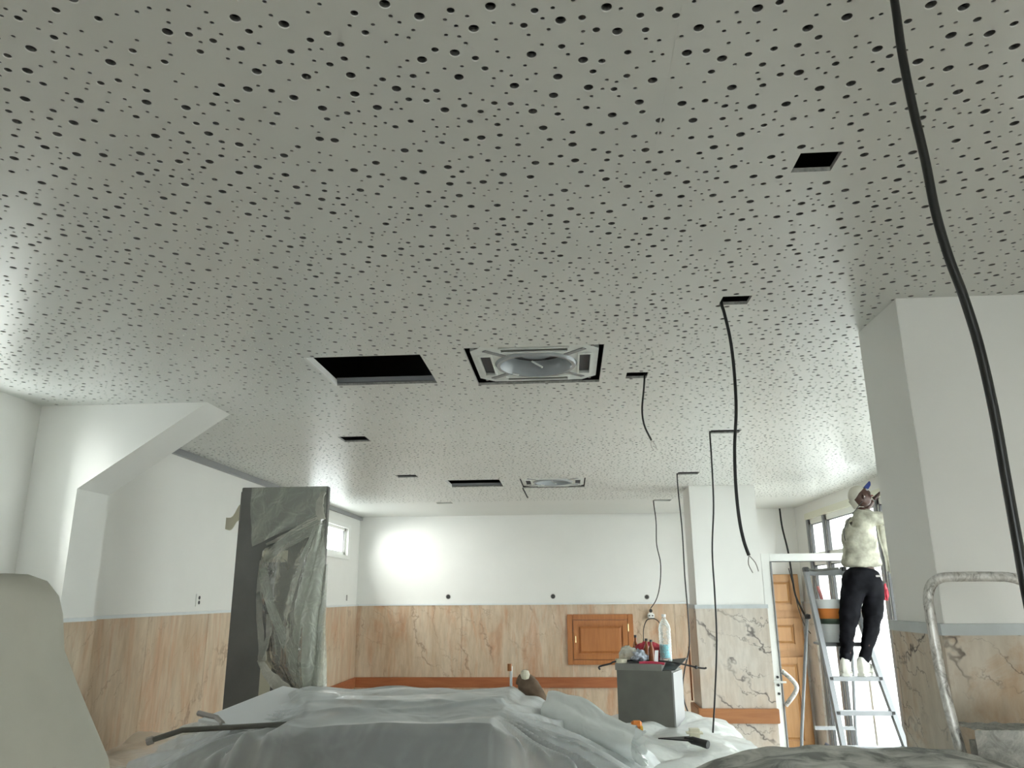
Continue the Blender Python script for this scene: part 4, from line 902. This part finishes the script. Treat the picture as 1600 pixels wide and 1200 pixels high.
# trousers, one skin: waist and two legs
jeans = [
    [(2.535, 7.035, 1.93, .165, .12), (2.54, 7.035, 2.04, .16, .12)],
    [0, (2.455, 7.04, 1.84, .108), (2.395, 7.02, 1.66, .092), (2.350, 7.0, 1.50, .066), (2.332, 7.03, 1.36, .055), (2.318, 7.05, 1.225, .052)],
    [0, (2.62, 7.04, 1.84, .108), (2.585, 7.03, 1.66, .092), (2.545, 7.0, 1.50, .066), (2.50, 7.03, 1.36, .055), (2.462, 7.05, 1.225, .052)],
]
jn = skin('jeans', jeans, mt['jeans'], W, 3, fold=.03)
MB().box(2.60, 2.66, 6.925, 6.935, 1.93, 1.945, bev=.002).build('pocket_trim', mt['wire'], jn)
crumple('red_rag', 'dark red rag hanging from the worker\'s hip pocket', (2.70, 7.02, 1.80), .025, .035, .075, mt['red'], 31, .4, 'cloth')
# shoes
def shoe(ax, ay, ang, l=.27):
    d = Vector((math.sin(ang), math.cos(ang), 0)); s_ = Vector((d.y, -d.x, 0)); o = Vector((ax, ay, 1.127)); m = MB()
    secs = [(-.085, .020, .05), (-.08, .032, .10), (-.06, .038, .125), (-.02, .040, .125), (.02, .041, .105), (.07, .046, .078), (.12, .050, .062), (.155, .044, .052), (.175, .028, .040), (.182, .012, .03)]
    n = 18; vs = []
    for (t_, wd, h) in secs:
        for k in range(n):
            a = 2*PI*k/n; c, e = math.cos(a), math.sin(a)
            vs.append(o+d*(t_*.9)+s_*wd*1.0*abs(c)**.7*(1 if c > 0 else -1)+Vector((0, 0, .016+max(0, .5+.5*abs(e)**.8*(1 if e > 0 else -1))*h*1.1)))
    m.add(vs, [(j*n+k, j*n+(k+1) % n, (j+1)*n+(k+1) % n, (j+1)*n+k) for j in range(len(secs)-1) for k in range(n)]+[tuple(range(n)), tuple((len(secs)-1)*n+k for k in range(n))])
    r_ = smo(m.build('shoe', mt['shoe'], W), 70)
    m2 = MB(); pts = [o+d*(t_*.9)+s_*k*(wd*1.0+.004) for k, q in ((1, secs), (-1, secs[::-1])) for (t_, wd, h) in q]
    m2.prism([(q.x, q.y) for q in pts], 'z', 1.128, 1.152); m2.build('sole', mt['shoe'], r_)
shoe(2.315, 7.06, .28); shoe(2.465, 7.05, .75)
# hands: palm and five fingers each, at the window head
def hand(wp, d, side_):
    wp = Vector(wp); d = Vector(d).normalized(); s_ = Vector(side_).normalized(); n2 = d.cross(s_)
    ch = [[(*wp, .022, .018), (*(wp+d*.05), .034, .014), (*(wp+d*.085), .034, .012)]]
    for k, ln in enumerate((.062, .075, .080, .072)):
        b = wp+d*.08+s_*(.03-.02*k)*1.0
        ch.append([2, (*b, .0085), (*(b+d*ln*.5+n2*.004), .008), (*(b+d*ln*.85+n2*.014), .007), (*(b+d*ln+n2*.024), .006)])
    b = wp+d*.03+s_*.028; ch.append([0, (*b, .011), (*(b+d*.03+s_*.022), .009), (*(b+d*.055+s_*.028+n2*.01), .0075)])
    return skin('hand', ch, mt['skin'], W, 2)
hand((2.86, 7.02, 2.635), (.05, .25, .7), (0, 1, -.3)); hand((2.80, 7.26, 2.62), (.5, .1, .5), (0, -1, .2))

# ------------------------------------------------------------------ street side seen through the glazing
fb = thing('building', 'pale building across the street seen through the windows', 'building', (12, 14, 0))
B('facade', mt['facade'], fb, 11, 13, 2, 34, -.1, 9)
for k in range(9): 
    wdw = B('window', mt['facade2'], fb, 10.96, 11.0, 5+k*3.0, 6.6+k*3.0, 3.6, 5.4)
    B('balcony', mt['facade'], fb, 10.2, 11.0, 4.6+k*3.0, 7.0+k*3.0, 3.0, 3.35)
